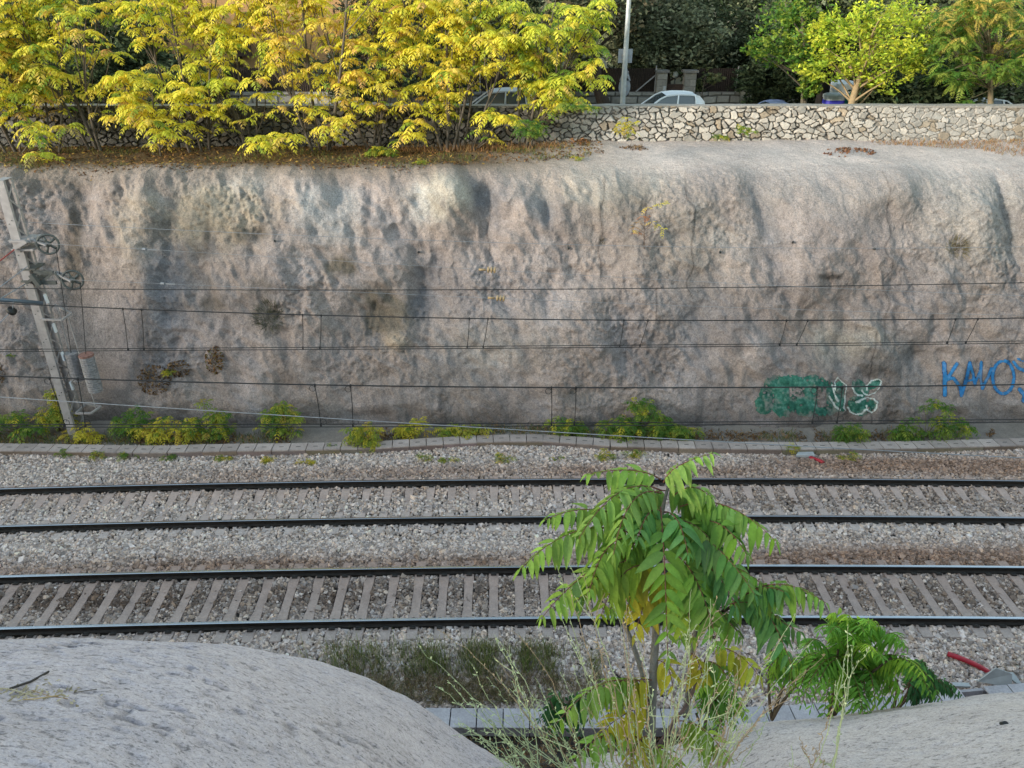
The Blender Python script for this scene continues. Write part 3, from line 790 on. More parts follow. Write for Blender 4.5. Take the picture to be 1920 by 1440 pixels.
# ------------------------------------------------------------------ catenary mast
MX, MY = -14.05, 21.6
mast = thing("catenary_mast", "grey lattice steel mast with tensioning wheels at the left edge", "mast", (MX, MY, -.45))
def mw(z): return .21 + .11 * (1 - (z + .45) / 8.3)          # half depth, tapering upwards
ztop = 7.84
for s in (-1, 1):
    m = MB()
    for z0, z1 in ((-.45, ztop),):
        a = Vector((MX, MY + s * mw(z0), z0)); b = Vector((MX, MY + s * mw(z1), z1))
        m.bar(a, b, .25, .016, up=(0, 1, 0))
        for q in (-1, 1):
            off = Vector((q * .118, -s * .045, 0))
            m.bar(a + off, b + off, .014, .08, up=(0, 1, 0))
    m.build("channel", M_galv, mast)
m = MB()
for q in (-1, 1):
    z = -.2; k_ = 0
    while z < ztop - .4:
        d = 1 if k_ % 2 else -1
        a = Vector((MX + q * .130, MY + d * mw(z), z)); b = Vector((MX + q * .130, MY - d * mw(z + .42), z + .42))
        m.bar(a, b, .05, .008, up=(1, 0, 0))
        z += .42; k_ += 1
m.build("lacing", M_galv, mast)
m = MB(); m.box((MX, MY, ztop + .008), (.26, .44, .012)); m.build("top_plate", M_galv, mast)
m = MB()
for z in np.arange(.4, 7.5, .9):
    for dx in (-.05, .05):
        m.tube([(MX + dx, MY - mw(z) - .008, z + dx), (MX + dx, MY - mw(z) - .026, z + dx)], .014, 6)
m.build("bolts", M_darksteel, mast)
def mast_pt(px, py, dy=0.0): return at_Y(px, py, MY + dy)
# wheels on their arms
def wheel(cx, cy, r_px, arm_from, label=None):
    c = mast_pt(cx, cy, -.15)
    r = r_px / F * (c - Vector((0, 0, CAM_H))).length * .92
    w = MB()
    ax = Vector((.35, -.9, .1)).normalized(); u = ax.cross(Vector((0, 0, 1))).normalized(); v = u.cross(ax)
    ring = [c + (u * math.cos(a) + v * math.sin(a)) * r for a in np.linspace(0, 2 * math.pi, 31)]
    w.tube(ring, .034, 8, cap=False)
    for a in np.linspace(0, 2 * math.pi, 6)[:-1]:
        w.bar(c, c + (u * math.cos(a) + v * math.sin(a)) * r * .97, .07, .03, up=ax)
    w.tube([c - ax * .05, c + ax * .05], r * .30, 14)
    o = w.build("tension_wheel", M_darksteel, mast, smooth=True)
    d = MB()
    c2 = c - u * r * .25 + ax * .10
    d.tube([c2 + (u * math.cos(a) + v * math.sin(a)) * r * .42 for a in np.linspace(0, 2 * math.pi, 25)], .028, 8, cap=False)
    hub = d.build("drum", M_galv, o); hub.location = (0, 0, 0)
    a = MB()
    f = mast_pt(*arm_from, -.15)
    a.bar(f + Vector((0, -.06, 0)), c + Vector((0, -.10, 0)), .06, .05); a.bar(f + Vector((0, .08, -.02)), c + Vector((0, .12, 0)), .06, .05)
    a.build("wheel_arm", M_galv, mast)
    return c
w1 = wheel(90, 458, 16.5, (55, 446))
w2 = wheel(136, 525, 16.5, (103, 510))
m = MB()      # collars and brackets round the post
for py in (447, 463):
    p = mast_pt(46 + (py - 447) * .29, py); m.box((p.x + .03, MY, p.z), (.62, .62, .06))
m.bar(mast_pt(50, 452, -.35), mast_pt(28, 465, -.35), .12, .10)
m.build("collar", M_galv, mast)
m = MB()
m.bar(mast_pt(64, 511, -.25), mast_pt(100, 511, -.25), .07, .10); m.bar(mast_pt(68, 530, -.25), mast_pt(106, 530, -.25), .07, .10)
m.bar(mast_pt(98, 513, -.25), mast_pt(78, 529, -.25), .06, .06); m.bar(mast_pt(102, 511, -.25), mast_pt(116, 528, -.25), .06, .05)
m.bar(mast_pt(58, 515, -.35), mast_pt(74, 536, -.35), .12, .12); m.box((mast_pt(66, 522).x, MY, mast_pt(66, 522).z), (.5, .58, .06)); m.box((mast_pt(62, 500).x, MY, mast_pt(62, 500).z), (.42, .56, .05))
m.bar(mast_pt(50, 531, -.35), mast_pt(62, 522, -.35), .1, .08)
m.build("bracket", M_darksteel, mast)
def guide(y_top, pts):
    m = MB()
    P = [mast_pt(px, py, dy) for px, py, dy in pts]
    for a, b in zip(P, P[1:] + P[:1]):
        m.bar(a, b, .05, .05)
    return m.build("guide_frame", M_galv, mast)
guide(590, [(78, 599, -.36), (116, 600, -.36), (134, 588, .1), (103, 572, .35), (80, 586, .3)])
guide(770, [(142, 775, -.38), (170, 775, -.38), (189, 762, .05), (160, 758, .3)])
for a, b in (((127, 592), (180, 766)), ((108, 575), (157, 760))):
    m = MB(); m.tube([mast_pt(*a, -.02), mast_pt(*b, -.02)], .017, 6); m.build("guide_rod", M_galv, mast)
for px, py in ((86, 560), (102, 615), (118, 668), (134, 723)):
    m = MB(); p = mast_pt(px, py, -.1); m.bar(p + Vector((0, 0, .14)), p + Vector((.02, 0, -.14)), .09, .05)
    m.build("step_plate", M_white, mast)
# cantilever arm reaching left, stay rods and insulator
m = MB(); m.tube([mast_pt(80, 568, -.3), at_Y(0, 562, 20.6), at_Y(-260, 548, 18.6)], .055, 10); m.build("cantilever_tube", M_bluesteel, mast, smooth=True)
m = MB(); m.tube([mast_pt(28, 467, -.3), at_Y(0, 489, 20.4), at_Y(-60, 525, 19)], .018, 6); m.build("stay_wire", M_redcable, mast)
m = MB(); m.tube([mast_pt(52, 499, -.3), at_Y(0, 538, 20.4), at_Y(-60, 580, 19)], .012, 6); m.tube([mast_pt(50, 531, -.3), at_Y(6, 557, 20.4), at_Y(-60, 600, 19)], .016, 6); m.build("stay_rod", M_wirepale, mast)
m = MB()
ic = at_Y(22, 583, 20.6)
m.tube([ic + Vector((.10, -.02, .10)), ic + Vector((.04, 0, .04)), ic + Vector((.035, 0, .035)), ic + Vector((-.035, 0, -.035)), ic + Vector((-.04, 0, -.04))], [.02, .03, .13, .13, .03], 14)
m.build("insulator", M_black, mast, smooth=True)
m = MB(); m.tube([ic, at_Y(-20, 625, 19.8)], .012, 6); m.bar(ic + Vector((.05, 0, .08)), at_Y(25, 566, 20.6), .03, .02); m.build("steady_rod", M_wirepale, mast)
# weights hanging from the wheels
def weight(label, top, bot, r, cap_mat, hang):
    a, b = mast_pt(*top), mast_pt(*bot)
    m0 = thing("tension_weight", label, "counterweight", b, "counterweights hanging by the mast")
    m = MB(); L = (b - a).length; n = 16; d = (b - a) / n
    pts, rad = [], []
    for i in range(n):
        pts += [a + d * (i + .02), a + d * (i + .08), a + d * (i + .86), a + d * (i + .95)]; rad += [r * .9, r, r, r * .9]
    m.tube(pts, rad, 18); m.build("disc_stack", M_wcon, m0)
    c = MB(); c.tube([a - d * .9, a - d * .05], r * 1.01, 18); c.build("top_disc", cap_mat, m0)
    h = MB(); h.tube([a - d * .9, hang], .010, 5); h.tube([b, b + d * .6], .03, 6); h.build("hanger_cable", M_wire, m0)
weight("grey stack of concrete discs hanging close behind the mast", (134, 664, .02), (147, 712, .02), .20, M_wcon, w1 + Vector((.2, 0, -.1)))
weight("pale stack of concrete discs with a reddish top, right of the mast", (162, 668, -.25), (180, 733, -.25), .21, M_wred, w2 + Vector((.2, 0, -.1)))
# wires pulled by the wheels, with tensioners and insulators
def tension_wire(label, pts, tens, ins):
    P3 = [Vector(p) for p in pts]
    t = thing("tension_wire", label, "wire", P3[0], "wires pulled by the wheels")
    Q = curve3(P3, 60)
    line_obj("cable", Q, .0058, M_wirepale, t)
    def on(px):
        q = min(Q, key=lambda p: abs(project(*p)[0] - px)); return Vector(q)
    m = MB(); p = on(tens); d = Vector((1, -.03, -.04))
    m.bar(p - d * .12, p + d * .2, .02, .04); m.tube([p - d * .2, p - d * .1], .04, 8); m.build("turnbuckle", M_wirepale, t)
    m = MB(); p = on(ins)
    pr, rr = [], []
    for i in range(3):
        pr += [p + d * (i * .085 - .12), p + d * (i * .085 - .10), p + d * (i * .085 - .07), p + d * (i * .085 - .05)]; rr += [.03, .085, .085, .03]
    m.tube(pr, rr, 14); m.bar(p - d * .35, p - d * .15, .05, .05); m.build("insulator", M_insul, t, smooth=True)
tension_wire("upper pale tension wire with a brown insulator on the slope", [w1 + Vector((-.05, -.1, .02)), at_Y(270, 464, 21.2), at_Y(640, 490, 20.7), at_Y(925, 508, 20.2), at_Y(1280, 526, 19.7), at_Y(1920, 553, 18.8), at_Y(2200, 563, 18.4)], 278, 927)
tension_wire("lower pale tension wire with a brown insulator under the other", [w2 + Vector((-.05, -.1, .02)), at_Y(320, 530, 21.0), at_Y(640, 547, 20.5), at_Y(925, 560, 20.0), at_Y(1280, 573, 19.5), at_Y(1920, 590, 18.6), at_Y(2200, 596, 18.2)], 322, 929)

# ------------------------------------------------------------------ graffiti, paint film lying on the slope
def seg_dist(X, Y, P):
    d = np.full(X.shape, 1e9)
    for (ax, ay), (bx_, by_) in zip(P[:-1], P[1:]):
        vx, vy = bx_ - ax, by_ - ay
        t = np.clip(((X - ax) * vx + (Y - ay) * vy) / (vx * vx + vy * vy + 1e-9), 0, 1)
        d = np.minimum(d, np.hypot(X - ax - t * vx, Y - ay - t * vy))
    return d
def paint(label, x0, x1, y0, y1, fn):
    xs = np.arange(x0, x1, 1.1); ys = np.arange(y0, y1, 1.1)
    X, Y = np.meshgrid(xs, ys, indexing='ij')
    keep, col = fn(X, Y)
    V = np.zeros(X.shape + (3,))
    kk = keep.copy(); kk[1:] |= keep[:-1]; kk[:, 1:] |= keep[:, :-1]; kk[1:, 1:] |= keep[:-1, :-1]
    for i, j in zip(*np.nonzero(kk)):
        p, n = on_rock(X[i, j], Y[i, j]); V[i, j] = p + n * .022
    cell = keep[:-1, :-1] & keep[1:, :-1] & keep[:-1, 1:] & keep[1:, 1:]
    m = MB(); m.grid(V, col=col, keep=cell)
    used = np.zeros(X.size, bool); q = m.q[0]; used[q.ravel()] = True
    remap = np.cumsum(used) - 1
    m.v[0] = m.v[0][used]; m.c[0] = m.c[0][used]; m.q[0] = remap[q]
    ob = m.build("graffiti", M_paint, origin=m.v[0][0], smooth=True)
    return tag(ob, label, "graffiti")
def z2(p, ox, oy, s): return [(ox + a / s, oy + b / s) for a, b in p]
S5 = 1920 / 540.0
def P5(*p): return z2(p, 1380, 640, S5)
def green(X, Y):
    n = fbm(X * .06, Y * .06, 501, 4); n2 = fbm(X * .22, Y * .22, 505, 3)
    body = np.full(X.shape, 1e9)
    for P, w in [(P5((190, 420), (250, 300), (330, 400), (300, 440)), 20), (P5((235, 290), (400, 290), (330, 370), (460, 300), (540, 290)), 18), (P5((380, 420), (450, 340), (480, 440), (540, 400)), 16), (P5((540, 290), (600, 300), (640, 440)), 13), (P5((430, 460), (600, 460), (660, 440)), 11),
                 (P5((690, 290), (700, 440)), 9), (P5((660, 420), (640, 330)), 7)]:
        body = np.minimum(body, seg_dist(X, Y, P) / w)
    for P, w in [(P5((810, 290), (840, 330)), 12), (P5((900, 290), (935, 275)), 9), (P5((800, 420), (830, 440)), 17), (P5((900, 420), (910, 435)), 10)]:
        body = np.minimum(body, seg_dist(X, Y, P) / w)
    body = body + .35 * n
    keep = (body < 1.0) & (n2 + .55 * n + .75 * (1 - body) > -.30) & ~((np.abs(X - 1494) < 14) & (np.abs(Y - 734) < 9) & (n2 > -.2)) & ~((np.abs(X - 1540) < 8) & (np.abs(Y - 745) < 18) & (n2 > -.3))
    keep &= ~((np.abs(X - 1584.5) < 2.2) & (Y > 715))
    col = np.array([.030, .135, .10]) * (1 + .5 * n + .5 * n2)[..., None] + .05 * np.clip(n2 + n, 0, 1)[..., None]
    fade = (sstep(-.1, .7, n2 * .7 + fbm(X * .05, Y * .05, 509, 3)) * .65)[..., None]; col = col * (1 - fade) + np.array([.24, .21, .20]) * fade
    white = np.full(X.shape, 1e9)
    for P in [P5((660, 320), (655, 270), (675, 240), (710, 270), (733, 290), (725, 400), (715, 440), (730, 460)), P5((620, 365), (660, 430), (690, 455)), P5((640, 290), (655, 350), (678, 398)),
              P5((770, 300), (790, 345), (815, 362), (840, 362)), P5((870, 320), (868, 295), (900, 262), (950, 248), (968, 265), (955, 310), (920, 345), (880, 360), (850, 348), (835, 325)),
              P5((805, 400), (830, 390), (870, 375), (915, 382), (943, 405), (940, 445), (905, 476), (875, 460), (870, 430)), P5((745, 440), (760, 470), (800, 488), (840, 480), (862, 455)), P5((800, 402), (825, 400))]:
        white = np.minimum(white, seg_dist(X, Y, P))
    wk = white < 1.6 + .7 * n2
    col[wk] = (.52, .56, .54)
    return keep | wk, np.clip(col, .01, .7)
paint("dark green graffiti letters with white outlines low on the slope", 1408, 1662, 694, 790, green)
def blue(X, Y):
    n2 = fbm(X * .2, Y * .2, 515, 3)
    d = np.full(X.shape, 1e9)
    for P, w in [(P5((1385, 145), (1392, 250), (1390, 355)), 17), (P5((1470, 150), (1440, 200), (1400, 260)), 14), (P5((1400, 250), (1450, 245), (1490, 300), (1500, 360)), 13), (P5((1500, 360), (1535, 240), (1555, 145)), 14), (P5((1555, 145), (1580, 220), (1590, 290)), 12), (P5((1520, 265), (1590, 255)), 9),
                 (P5((1590, 280), (1625, 200), (1635, 135)), 11), (P5((1635, 135), (1630, 240), (1640, 315)), 11), (P5((1640, 315), (1680, 230), (1700, 180)), 12),
                 (P5(*[(1780 + 72 * math.cos(a), 238 + 110 * math.sin(a)) for a in np.linspace(0, 6.3, 22)]), 13), (P5((1850, 135), (1880, 175), (1920, 195), (1960, 190)), 12), (P5((1880, 115), (1910, 130)), 9), (P5((1890, 320), (1925, 360), (1915, 395), (1960, 380)), 16)]:
        d = np.minimum(d, seg_dist(X, Y, P) * S5 / w)
    keep = d < 1.08
    col = np.array([.035, .20, .46]) * (1 + .22 * n2)[..., None] + 0 * X[..., None]
    fade = (sstep(.0, .8, n2 + .4 * fbm(X * .05, Y * .05, 519, 3)) * .5)[..., None]; col = col * (1 - fade) + np.array([.22, .24, .28]) * fade
    edge = d > .80
    col[edge] = (.025, .035, .09)
    keep &= ~((Y < 674) & (X > 1850) & (n2 < -.25))
    return keep, np.clip(col, .01, .7)
paint("blue graffiti letters outlined in dark at the right edge", 1758, 1945, 664, 758, blue)

# ------------------------------------------------------------------ dry-stone parapet wall above the slope
def stone_wall(name, label, x0, x1, yf, z0f, z1, thick, cw, chh, seed, step, mortar=None, warmth=None, group=None, dark=None):
    xs = np.arange(x0, x1 + step, step); n = max(8, int((z1 - z0f) / step)); zs = np.linspace(z0f, z1, n)
    X, Z = np.meshgrid(xs, zs, indexing='ij')
    Xw = X + .05 * vnoise(X * 5, Z * 5, seed) + .02 * vnoise(X * 14, Z * 14, seed + 1); Zw = Z + .05 * vnoise(X * 5, Z * 5, seed + 2) + .02 * vnoise(X * 14, Z * 14, seed + 3)
    U = Xw / cw; W = Zw / chh
    i0 = np.floor(U).astype(np.int64); j0 = np.floor(W).astype(np.int64)
    F1 = np.full(X.shape, 9.0); F2 = np.full(X.shape, 9.0); ID = np.zeros(X.shape, np.int64); C1x = np.zeros(X.shape); C1z = np.zeros(X.shape)
    for di in range(-2, 3):
        for dj in range(-2, 3):
            a, b = i0 + di, j0 + dj
            pxx = a + .5 + (_hash(a, b, 1, seed) - .5) * .95 + .5 * (b % 2); pzz = b + .5 + (_hash(a, b, 2, seed) - .5) * .8
            wgt = .5 * _hash(a, b, 3, seed)
            d = np.hypot(U - pxx, W - pzz) - wgt
            nearer = d < F1
            F2 = np.where(nearer, F1, np.minimum(F2, d)); 
            ID = np.where(nearer, a * 7919 + b, ID); C1x = np.where(nearer, U - pxx, C1x); C1z = np.where(nearer, W - pzz, C1z)
            F1 = np.where(nearer, d, F1)
    e = F2 - F1
    h1 = _hash(ID, ID * 0, 5, seed); h2 = _hash(ID, ID * 0, 6, seed); h3 = _hash(ID, ID * 0, 7, seed); h4 = _hash(ID, ID * 0, 8, seed)
    mort = np.zeros(X.shape) if mortar is None else mortar(X)
    jw = .12 * (1 + .7 * vnoise(X * 1.3, Z * 1.7, seed + 40)) * (1 - .3 * mort)
    body = sstep(.02, jw + .10, e)
    depth = (.09 - .05 * mort) * body + .05 * h1 * body + body * .06 * (C1x * (h2 - .5) + C1z * (h3 - .5)) + .012 * fbm(X * 7, Z * 7, seed + 9, 3)
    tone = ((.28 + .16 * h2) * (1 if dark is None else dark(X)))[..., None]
    wm = np.full(X.shape, .4) if warmth is None else warmth(X)
    col = tone * (np.array([1, .955, .90])[None, None] * (1 - wm[..., None]) + np.array([1.22, 1.05, .80])[None, None] * wm[..., None])
    col = col * np.where((h4 > .93)[..., None], np.array([.76, .68, .58]), 1.0) * np.where((h3 > .9)[..., None], 1.2, 1.0)
    jc = (.5 + .9 * sstep(-.3, .5, fbm(X * 2.1, Z * 2.3, seed + 50, 2)))[..., None] * np.array([.135, .122, .108]) * (1 - mort[..., None]) + np.array([.26, .24, .21]) * mort[..., None]
    jb = sstep(.02, jw, e)[..., None]
    col = col * jb + jc * (1 - jb)
    m = MB()
    V = np.stack([X, yf - depth, Z], -1)
    m.grid(V, col=np.clip(col, .02, .6))
    o = (float(x0), yf, float(z0f))
    cx = np.arange(x0, x1 + .1, .12)
    top = np.array([[(x, y, z1 + dz + .014 * vnoise(x * 1.7, y * 3, seed + 30)) for x in cx] for y, dz in ((yf - .075, -.06), (yf - .085, .012), (yf + thick * .5, .03), (yf + thick, .01), (yf + thick, z0f - z1))])
    m.grid(top, col=(.28, .26, .235), flip=False)
    ob = m.build(name, M_stone, origin=o)
    return tag(ob, label, "stone wall", group)
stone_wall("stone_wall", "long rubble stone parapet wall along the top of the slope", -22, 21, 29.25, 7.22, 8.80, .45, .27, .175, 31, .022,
           mortar=lambda X: sstep(12.0, 14.5, X), warmth=lambda X: .05 + .25 * sstep(3.5, 6.5, X) * (1 - .7 * sstep(12.5, 15, X)), dark=lambda X: .34 + .66 * sstep(-.5, 3.5, X))  # left part darkened: old dirty stone plus tree shade painted into the tone

# ------------------------------------------------------------------ road and what stands on it
m = MB(); rxx = np.linspace(-60, 60, 40); m.grid(np.array([[(x, y, 7.41 + .0 * y) for y in (29.8, 31.5, 34.0, 36.2)] for x in rxx]), col=(.05, .05, .05))
tag(m.build("road", M_asph), kind="structure")
ZR = 7.41

def car(label, px_front, px_rear, Y, roof_py, paint_mat, kind=0, name="parked_car"):
    """hatchback side-on, nose to the left; profile stations lofted, glass set into the cabin sides"""
    a = at_Y(px_front, roof_py, Y); b = at_Y(px_rear, roof_py, Y)
    x_ws, x_r = a.x, b.x                     # foot of windscreen .. rear of cabin
    roof = a.z
    H = roof - ZR
    cl = x_r - x_ws                          # cabin length
    t = thing(name, label, "car", ((x_ws + x_r) / 2, Y, ZR))
    hw = .82
    nose = x_ws - 1.05; tail = x_r + .12
    zb = ZR + H * .62                        # belt line
    body = MB()
    st = [(nose, .50, ZR + .35, ZR + .62), (nose + .06, .66, ZR + .25, ZR + H * .50), (nose + .5, .80, ZR + .22, ZR + H * .555), (x_ws - .05, hw, ZR + .2, zb - .02), (x_ws + cl * .4, hw + .02, ZR + .2, zb), (x_r - .35, hw + .01, ZR + .2, zb + .05), (tail - .08, hw - .03, ZR + .25, zb + .06), (tail, hw - .12, ZR + .35, zb - .1)]
    V = []
    for x, w, z0, z1 in st:
        mid = (z0 + z1) / 2
        V.append([(x, Y - w * .90, z0), (x, Y - w * 1.03, mid), (x, Y - w, z1 - .06), (x, Y - w * .90, z1), (x, Y, z1 + .02), (x, Y + w * .90, z1), (x, Y + w, z1 - .06), (x, Y + w * 1.03, mid), (x, Y + w * .90, z0)])
    V = np.array(V); body.grid(V, flip=True); body.face(V[0]); body.face(V[-1][::-1])
    body.build("body", paint_mat, t, smooth=True)
    # cabin: pillars and roof in paint
    prof = [(x_ws, zb - .03), (x_ws + cl * .25, zb + (roof - zb) * .72), (x_ws + cl * .36, roof - .045), (x_ws + cl * .55, roof), (x_ws + cl * .78, roof - .01), (x_ws + cl * .93, roof - .06), (x_r + .02, zb + (roof - zb) * .55), (x_r + .08, zb + .02)]
    inset = lambda z: .80 - .17 * (z - zb) / (roof - zb)
    def side(s): return [(x, Y + s * inset(z), z) for x, z in prof]
    cab = MB()
    L_, R_ = side(-1), side(1)
    for i in range(1, len(prof) - 1):
        if i in (5,): continue
        if i == len(prof) - 2: continue
        cab.face([L_[i], L_[i + 1], R_[i + 1], R_[i]]) if 2 <= i <= 4 else None
    # side frame: ring between outer profile and window
    def ring(s):
        O = [(x, z) for x, z in prof]
        cx, cz = x_ws + cl * .55, zb + (roof - zb) * .42
        return O
    for s in (-1, 1):
        # door-window frame bars
        def pt(fx, fz): 
            z = zb + (roof - zb) * fz
            return Vector((x_ws + cl * fx, Y + s * (inset(z) + .004), z))
        up = (0, 1, 0)
        P = [Vector((x, Y + s * inset(z), z)) for x, z in prof]
        for i in range(len(P) - 1):
            cab.bar(P[i], P[i + 1], .05, .055, up=up)
        cab.bar(pt(.545, -.02), pt(.565, .98), .05, .075, up=up)
        cab.bar(pt(.90, -.05), pt(.86, .95), .05, .13 if kind == 0 else .06, up=up)
        cab.bar(pt(0, -.04), pt(1.03, .02), .05, .07, up=up)
        if kind == 0: cab.face([tuple(pt(.86, .0)), tuple(pt(1.02, .0)), tuple(pt(1.0, .55)), tuple(pt(.92, .9)), tuple(pt(.86, .93))][::(1 if s < 0 else -1)])
    for i in (0, 6):
        for s in (-1, 1):
            cab.bar((prof[i][0], Y + s * inset(prof[i][1]), prof[i][1]), (prof[i + 1][0], Y + s * inset(prof[i + 1][1]), prof[i + 1][1]), .06, .05)
    cab.build("roof", paint_mat, t, smooth=False)
    for nm, ids in (("windscreen", (0, 1)), ("rear_window", (5, 6))):
        gl = MB()
        for i in ids: gl.face([L_[i], L_[i + 1], R_[i + 1], R_[i]])
        gl.build(nm, M_glass, t)
    for s in (-1, 1):
        for f0, f1 in ((.04, .545), (.575, .90)):
            g = MB()
            xs_ = np.linspace(x_ws + cl * f0, x_ws + cl * f1, 9)
            pxs = [p[0] for p in prof]; pzs = [p[1] for p in prof]
            lo, hi = [], []
            for x in xs_:
                zt_ = np.interp(x, pxs, pzs) - .02
                hi.append((x, Y + s * (inset(zt_) - .012), zt_)); lo.append((x, Y + s * (inset(zb) - .012), zb - .02))
            g.grid(np.array([lo, hi]), flip=(s > 0)); g.build("side_window", M_glass, t)
    for x in (nose + .68, tail - .62):
        for s in (-1, 1):
            w = MB(); w.tube([(x, Y + s * .62, ZR + .30), (x, Y + s * .84, ZR + .30)], .30, 20)
            wo = w.build("wheel", M_tyre, t)
            r = MB(); r.tube([(x, Y + s * .835, ZR + .30), (x, Y + s * .85, ZR + .30)], .19, 16); r.build("rim", M_galv, wo).location = (0, 0, 0)
    mi = MB(); mi.tube([(x_ws + cl * .17, Y - .92, zb + .05), (x_ws + cl * .21, Y - .93, zb + .06), (x_ws + cl * .23, Y - .92, zb + .05)], [.05, .075, .05], 10); mi.bar((x_ws + cl * .2, Y - .78, zb + .01), (x_ws + cl * .2, Y - .9, zb + .05), .03, .03)
    mi.build("door_mirror", M_black if kind == 0 else paint_mat, t, smooth=True)
    dh = MB(); dh.bar((x_ws + cl * .80, Y - hw - .02, zb - .10), (x_ws + cl * .90, Y - hw - .02, zb - .09), .03, .04); dh.build("door_handle", M_galv, t)
    for s in (-1, 1):
        h = MB(); h.box((nose + .12, Y + s * .52, ZR + H * .42), (.16, .3, .14)); h.build("headlight", M_glass, t)
    return t
car("white small hatchback parked behind the stone wall by the gate pillars", 1208, 1312, 33.0, 174, M_white, 0)
car("silver car with dark windows parked behind the yellow trees", 882, 1000, 33.0, 168, M_silver, 1)
car("low blue-grey car, only its roof showing over the stone wall", 1420, 1484, 33.6, 191, M_bluepaint, 1)
car("pale car half hidden by the dark conifer at the right", 1776, 1880, 35.0, 183, M_white, 1)

# van and recycling bin by the lime tree
def van():
    a = at_Y(1552, 153, 35.2); b = at_Y(1632, 153, 35.2)
    t = thing("white_van", "white box van with a teal curve behind the lime tree", "van", ((a.x + b.x) / 2, 35.2, ZR))
    P = [(a.x, ZR + .35), (a.x, a.z - .10), (a.x + .12, a.z), (b.x - .65, a.z), (b.x - .25, a.z - .5), (b.x + .2, ZR + 1.0), (b.x + .5, ZR + .85), (b.x + .55, ZR + .35)]
    m = MB()
    V = np.array([[(x, y, z) for x, z in P + [P[0]]] for y in (34.35, 34.4, 36.0, 36.05)])
    for k_, s in ((0, .97), (3, .97)):
        c = V[k_].mean(0); V[k_, :, 0] = c[0] + (V[k_, :, 0] - c[0]) * s; V[k_, :, 2] = c[2] + (V[k_, :, 2] - c[2]) * s
    m.grid(V, flip=False); m.face(V[0][:-1]); m.face(V[-1][:-1][::-1])
    m.build("body", M_white, t)
    m = MB()
    th = np.linspace(0, math.pi, 20); c = at_Y(1613, 200, 34.3)
    r0, r1 = .72, .98
    V = np.array([[(c.x + r * math.cos(q) * .75, 34.335, max(ZR + .45, c.z + r * 1.0 * math.sin(q) * .9 - .05)) for q in th] for r in (r0, r1)])
    m.grid(V); V2 = V.copy(); V2[..., 1] += .03; m.grid(V2, flip=True); m.build("teal_stripe", M_teal, t)
    m = MB(); m.face([(b.x - .60, 34.335, a.z - .12), (b.x - .30, 34.335, a.z - .5), (b.x - .05, 34.335, ZR + 1.05), (b.x - .60, 34.335, ZR + 1.05)]); m.build("cab_window", M_glass, t)
    for x in (a.x + .5, b.x - .1):
        for y in (34.45, 35.95):
            w = MB(); w.tube([(x, y - .12, ZR + .33), (x, y + .12, ZR + .33)], .33, 18); w.build("wheel", M_tyre, t)
van()
def bin_():
    Y = 33.4
    a = at_Y(1547, 175, Y); b = at_Y(1584, 175, Y)
    t = thing("recycling_bin", "grey recycling bin with two dark blue bands beside the lime trunk", "bin", ((a.x + b.x) / 2, Y, ZR))
    cx, w, zt = (a.x + b.x) / 2, (b.x - a.x) / 2, a.z
    def shell(z0, z1, k0, k1, off):
        V = []
        for z, kk in ((z0, k0), (z1, k1)):
            row = []
            for q in np.linspace(0, 2 * math.pi, 25):
                cq, sq = math.cos(q), math.sin(q)
                e = .5
                row.append((cx + (w * kk + off) * math.copysign(abs(cq) ** e, cq), Y + (w * .85 * kk + off) * math.copysign(abs(sq) ** e, sq), z))
            V.append(row)
        return np.array(V)
    m = MB(); V = shell(ZR + .05, zt - .16, .84, .98, 0); m.grid(V, flip=True); m.face(V[0][:-1][::-1])
    for z in np.arange(ZR + .3, zt - .75, .14): m.grid(shell(z, z + .03, .9, .905, .012), flip=True)
    m.build("body", M_bingrey, t)
    m = MB(); V = shell(zt - .16, zt - .05, 1.04, 1.04, 0); m.grid(V, flip=True); V2 = shell(zt - .05, zt, 1.04, .8, 0); m.grid(V2, flip=True); m.face(V2[1][:-1]); m.face(V[0][:-1][::-1]); m.build("lid", M_bingrey, t)
    m = MB(); m.grid(shell(zt - .40, zt - .24, .968, .982, .008), flip=True); m.build("blue_band", M_blueband, t)
    V = shell(zt - .72, zt - .50, .945, .96, .008)
    m = MB(); m.grid(V[:, 11:21], flip=True); m.build("blue_label", M_blueband, t)
bin_()

